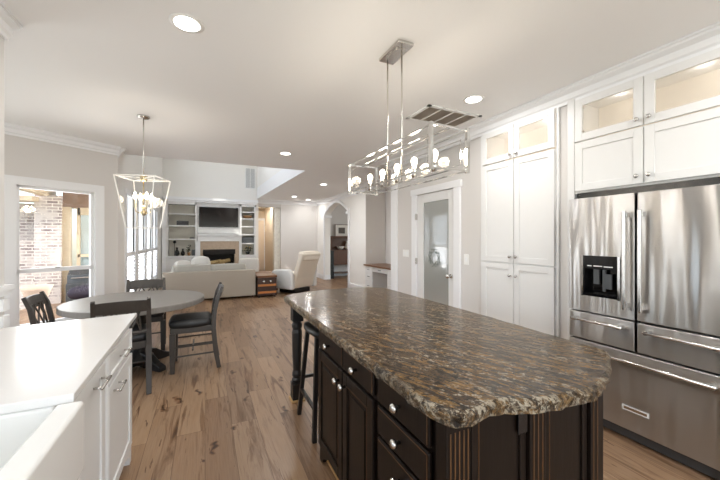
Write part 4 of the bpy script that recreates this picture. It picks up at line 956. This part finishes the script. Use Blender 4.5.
small('storage_bin', 'black storage bin on a middle shelf of the narrow bookcase', 'bin', MB().box(1.06, 1.43, 11.05, 11.3, 1.272, 1.46), 'greymetal', bevel=.01)
pt = thing('shelf_plant', 'small dark plant with yellow blooms on the narrow bookcase', 'plant', (1.25, 11.15, .902))
build('pot', MB().lathe([(.05, 0), (.07, .09), (.06, .09)], (1.25, 11.15, .902), 14), 'black', pt)
lv = MB()
for k in range(30):
    a = random.random()*2*PI; r_ = random.random()*.16; lv.ball((1.25+r_*math.cos(a), 11.15+.05*math.sin(a), 1.0+random.random()*.14), .024, 6, (1, .6, .6))
build('foliage', lv, 'leafm', pt)
lv = MB()
for x, z in ((1.2, 1.16), (1.3, 1.12), (1.16, 1.07)): lv.ball((x, 11.1, z), .016, 6)
build('bloom', lv, mat('yellow_bloom', srgb(206, 176, 70), .6), pt)
ac = thing('white_armchair', 'white slipcovered armchair beyond the sofa by the fireplace', 'armchair', (1.15, 10.1, 0))
build('seat_block', MB().box(.88, 1.42, 9.95, 10.6, .08, .45), 'pillow', ac, .04, seg=3); build('backrest', MB().soft(.86, 1.44, 9.88, 10.08, .3, .86, .3), 'pillow', ac, smooth=True)
for x in (.93, 1.37):
    for y in (10.0, 10.5): build('foot', MB().box(x-.02, x+.02, y, y+.04, 0, .08), 'darkwood', ac)
cd = thing('coffee_table', 'low coffee table with a pale top between sofa and fireplace', 'table', (.3, 9.8, 0))
build('tabletop', MB().box(-.2, .75, 9.55, 10.1, .40, .44), 'marble', cd, .005)
for x in (-.15, .7):
    for y in (9.6, 10.05): build('leg', MB().box(x-.02, x+.02, y-.02, y+.02, 0, .4), 'darkwood', cd)

# ---- built-in desk in the nook
dk = thing('nook_desk', 'white built-in desk with brown top in the nook by the pantry', 'desk', (3.98, 6.5, 0))
build('desktop', MB().box(3.66, 4.298, 4.99, 7.54, .73, .765), 'deskwood', dk, .003)
for y0, y1 in ((7.14, 7.53), (5.7, 6.42)):
    build('pedestal', MB().box(3.72, 4.298, y0, y1, 0, .73), 'white', dk)
    for z0, z1 in ((.56, .715), (.39, .55), (.1, .38)):
        o = build('drawer', MB().box(3.70, 3.72, y0+.015, y1-.015, z0, z1), 'white', dk, .004)
        yc = (y0+y1)/2; build('pull_handle', MB().box(3.69, 3.70, yc-.06, yc+.06, (z0+z1)/2-.006, (z0+z1)/2+.006), 'greymetal', o)
o = build('drawer', MB().box(3.71, 4.2, 6.43, 7.13, .61, .725), 'white', dk, .004); build('pull_handle', MB().box(3.70, 3.71, 6.72, 6.84, .66, .672), 'greymetal', o)
build('pedestal', MB().box(3.72, 4.298, 4.99, 5.69, 0, .73), 'white', dk)

# ---- hutch beyond the arch
ht = thing('dark_hutch', 'dark walnut hutch cabinet seen through the arched opening', 'cabinet', (4.9, 11.3, 0))
hx0, hx1 = 4.12, 5.5
build('case', MB().box(hx0, hx1, 11.2, 11.57, .45, 1.0).box(hx0, hx1, 11.5, 11.57, 1.0, 1.45).box(hx0, hx0+.05, 11.2, 11.5, 1.0, 1.45).box(hx1-.05, hx1, 11.2, 11.5, 1.0, 1.45), 'darkwood', ht, .006)
build('cornice', MB().box(hx0-.05, hx1+.05, 11.15, 11.57, 1.45, 1.50), 'darkwood', ht, .008)
build('door', MB().box(hx0+.06, 4.78, 11.185, 11.2, .49, .96), 'darkwood', ht, .006); build('door', MB().box(4.82, hx1-.06, 11.185, 11.2, .49, .96), 'darkwood', ht, .006)
for x in (hx0+.03, hx1-.03):
    for y in (11.23, 11.53): build('leg', MB().box(x-.03, x+.03, y-.03, y+.03, 0, .45), 'darkwood', ht, .004)
build('lower_shelf', MB().box(hx0+.02, hx1-.02, 11.22, 11.54, .14, .17), 'darkwood', ht)
small('framed_print', 'framed dark print with white mat leaning on top of the hutch', 'picture', MB().box(4.42, 4.92, 11.50, 11.53, 1.502, 1.92), 'paper')
f_ = bpy.data.objects['framed_print']; build('print', MB().box(4.54, 4.8, 11.494, 11.5, 1.60, 1.82), 'photo', f_); build('frame', MB().box(4.40, 4.42, 11.49, 11.53, 1.502, 1.94).box(4.92, 4.94, 11.49, 11.53, 1.502, 1.94).box(4.42, 4.92, 11.49, 11.53, 1.92, 1.94), 'darkwood', f_)
small('silver_bowl', 'pale ceramic bowl inside the hutch niche', 'bowl', MB().lathe([(.05, 0), (.12, .06), (.15, .12), (.14, .12)], (4.55, 11.33, 1.002), 16), 'paper', smooth=True)
small('white_pitcher', 'white pitcher inside the hutch niche right of the bowl', 'pitcher', MB().lathe([(.06, 0), (.1, .08), (.08, .2), (.05, .26), (.07, .32)], (4.85, 11.35, 1.002), 16), 'paper', smooth=True)
dsk = thing('dark_side_cabinet', 'low black cabinet standing left of the walnut hutch', 'cabinet', (3.98, 11.1, 0))
build('case', MB().box(3.95, 4.09, 10.8, 11.55, .0, 1.0), 'black', dsk, .006); build('door', MB().box(3.96, 4.08, 10.788, 10.8, .08, .95), 'black', dsk, .004)
win_light('dining_room_fill', (7.7, 7.5, 1.5), (-1, .2, 0), 2.5, 1.8, 55)  # unseen light added to brighten the hutch; no window behind it
lamp('hall_light', 'AREA', (2.0, 14.2, 2.6), (0, 0, 0), 5, (1, .9, .78), shape='DISK', size=.3)
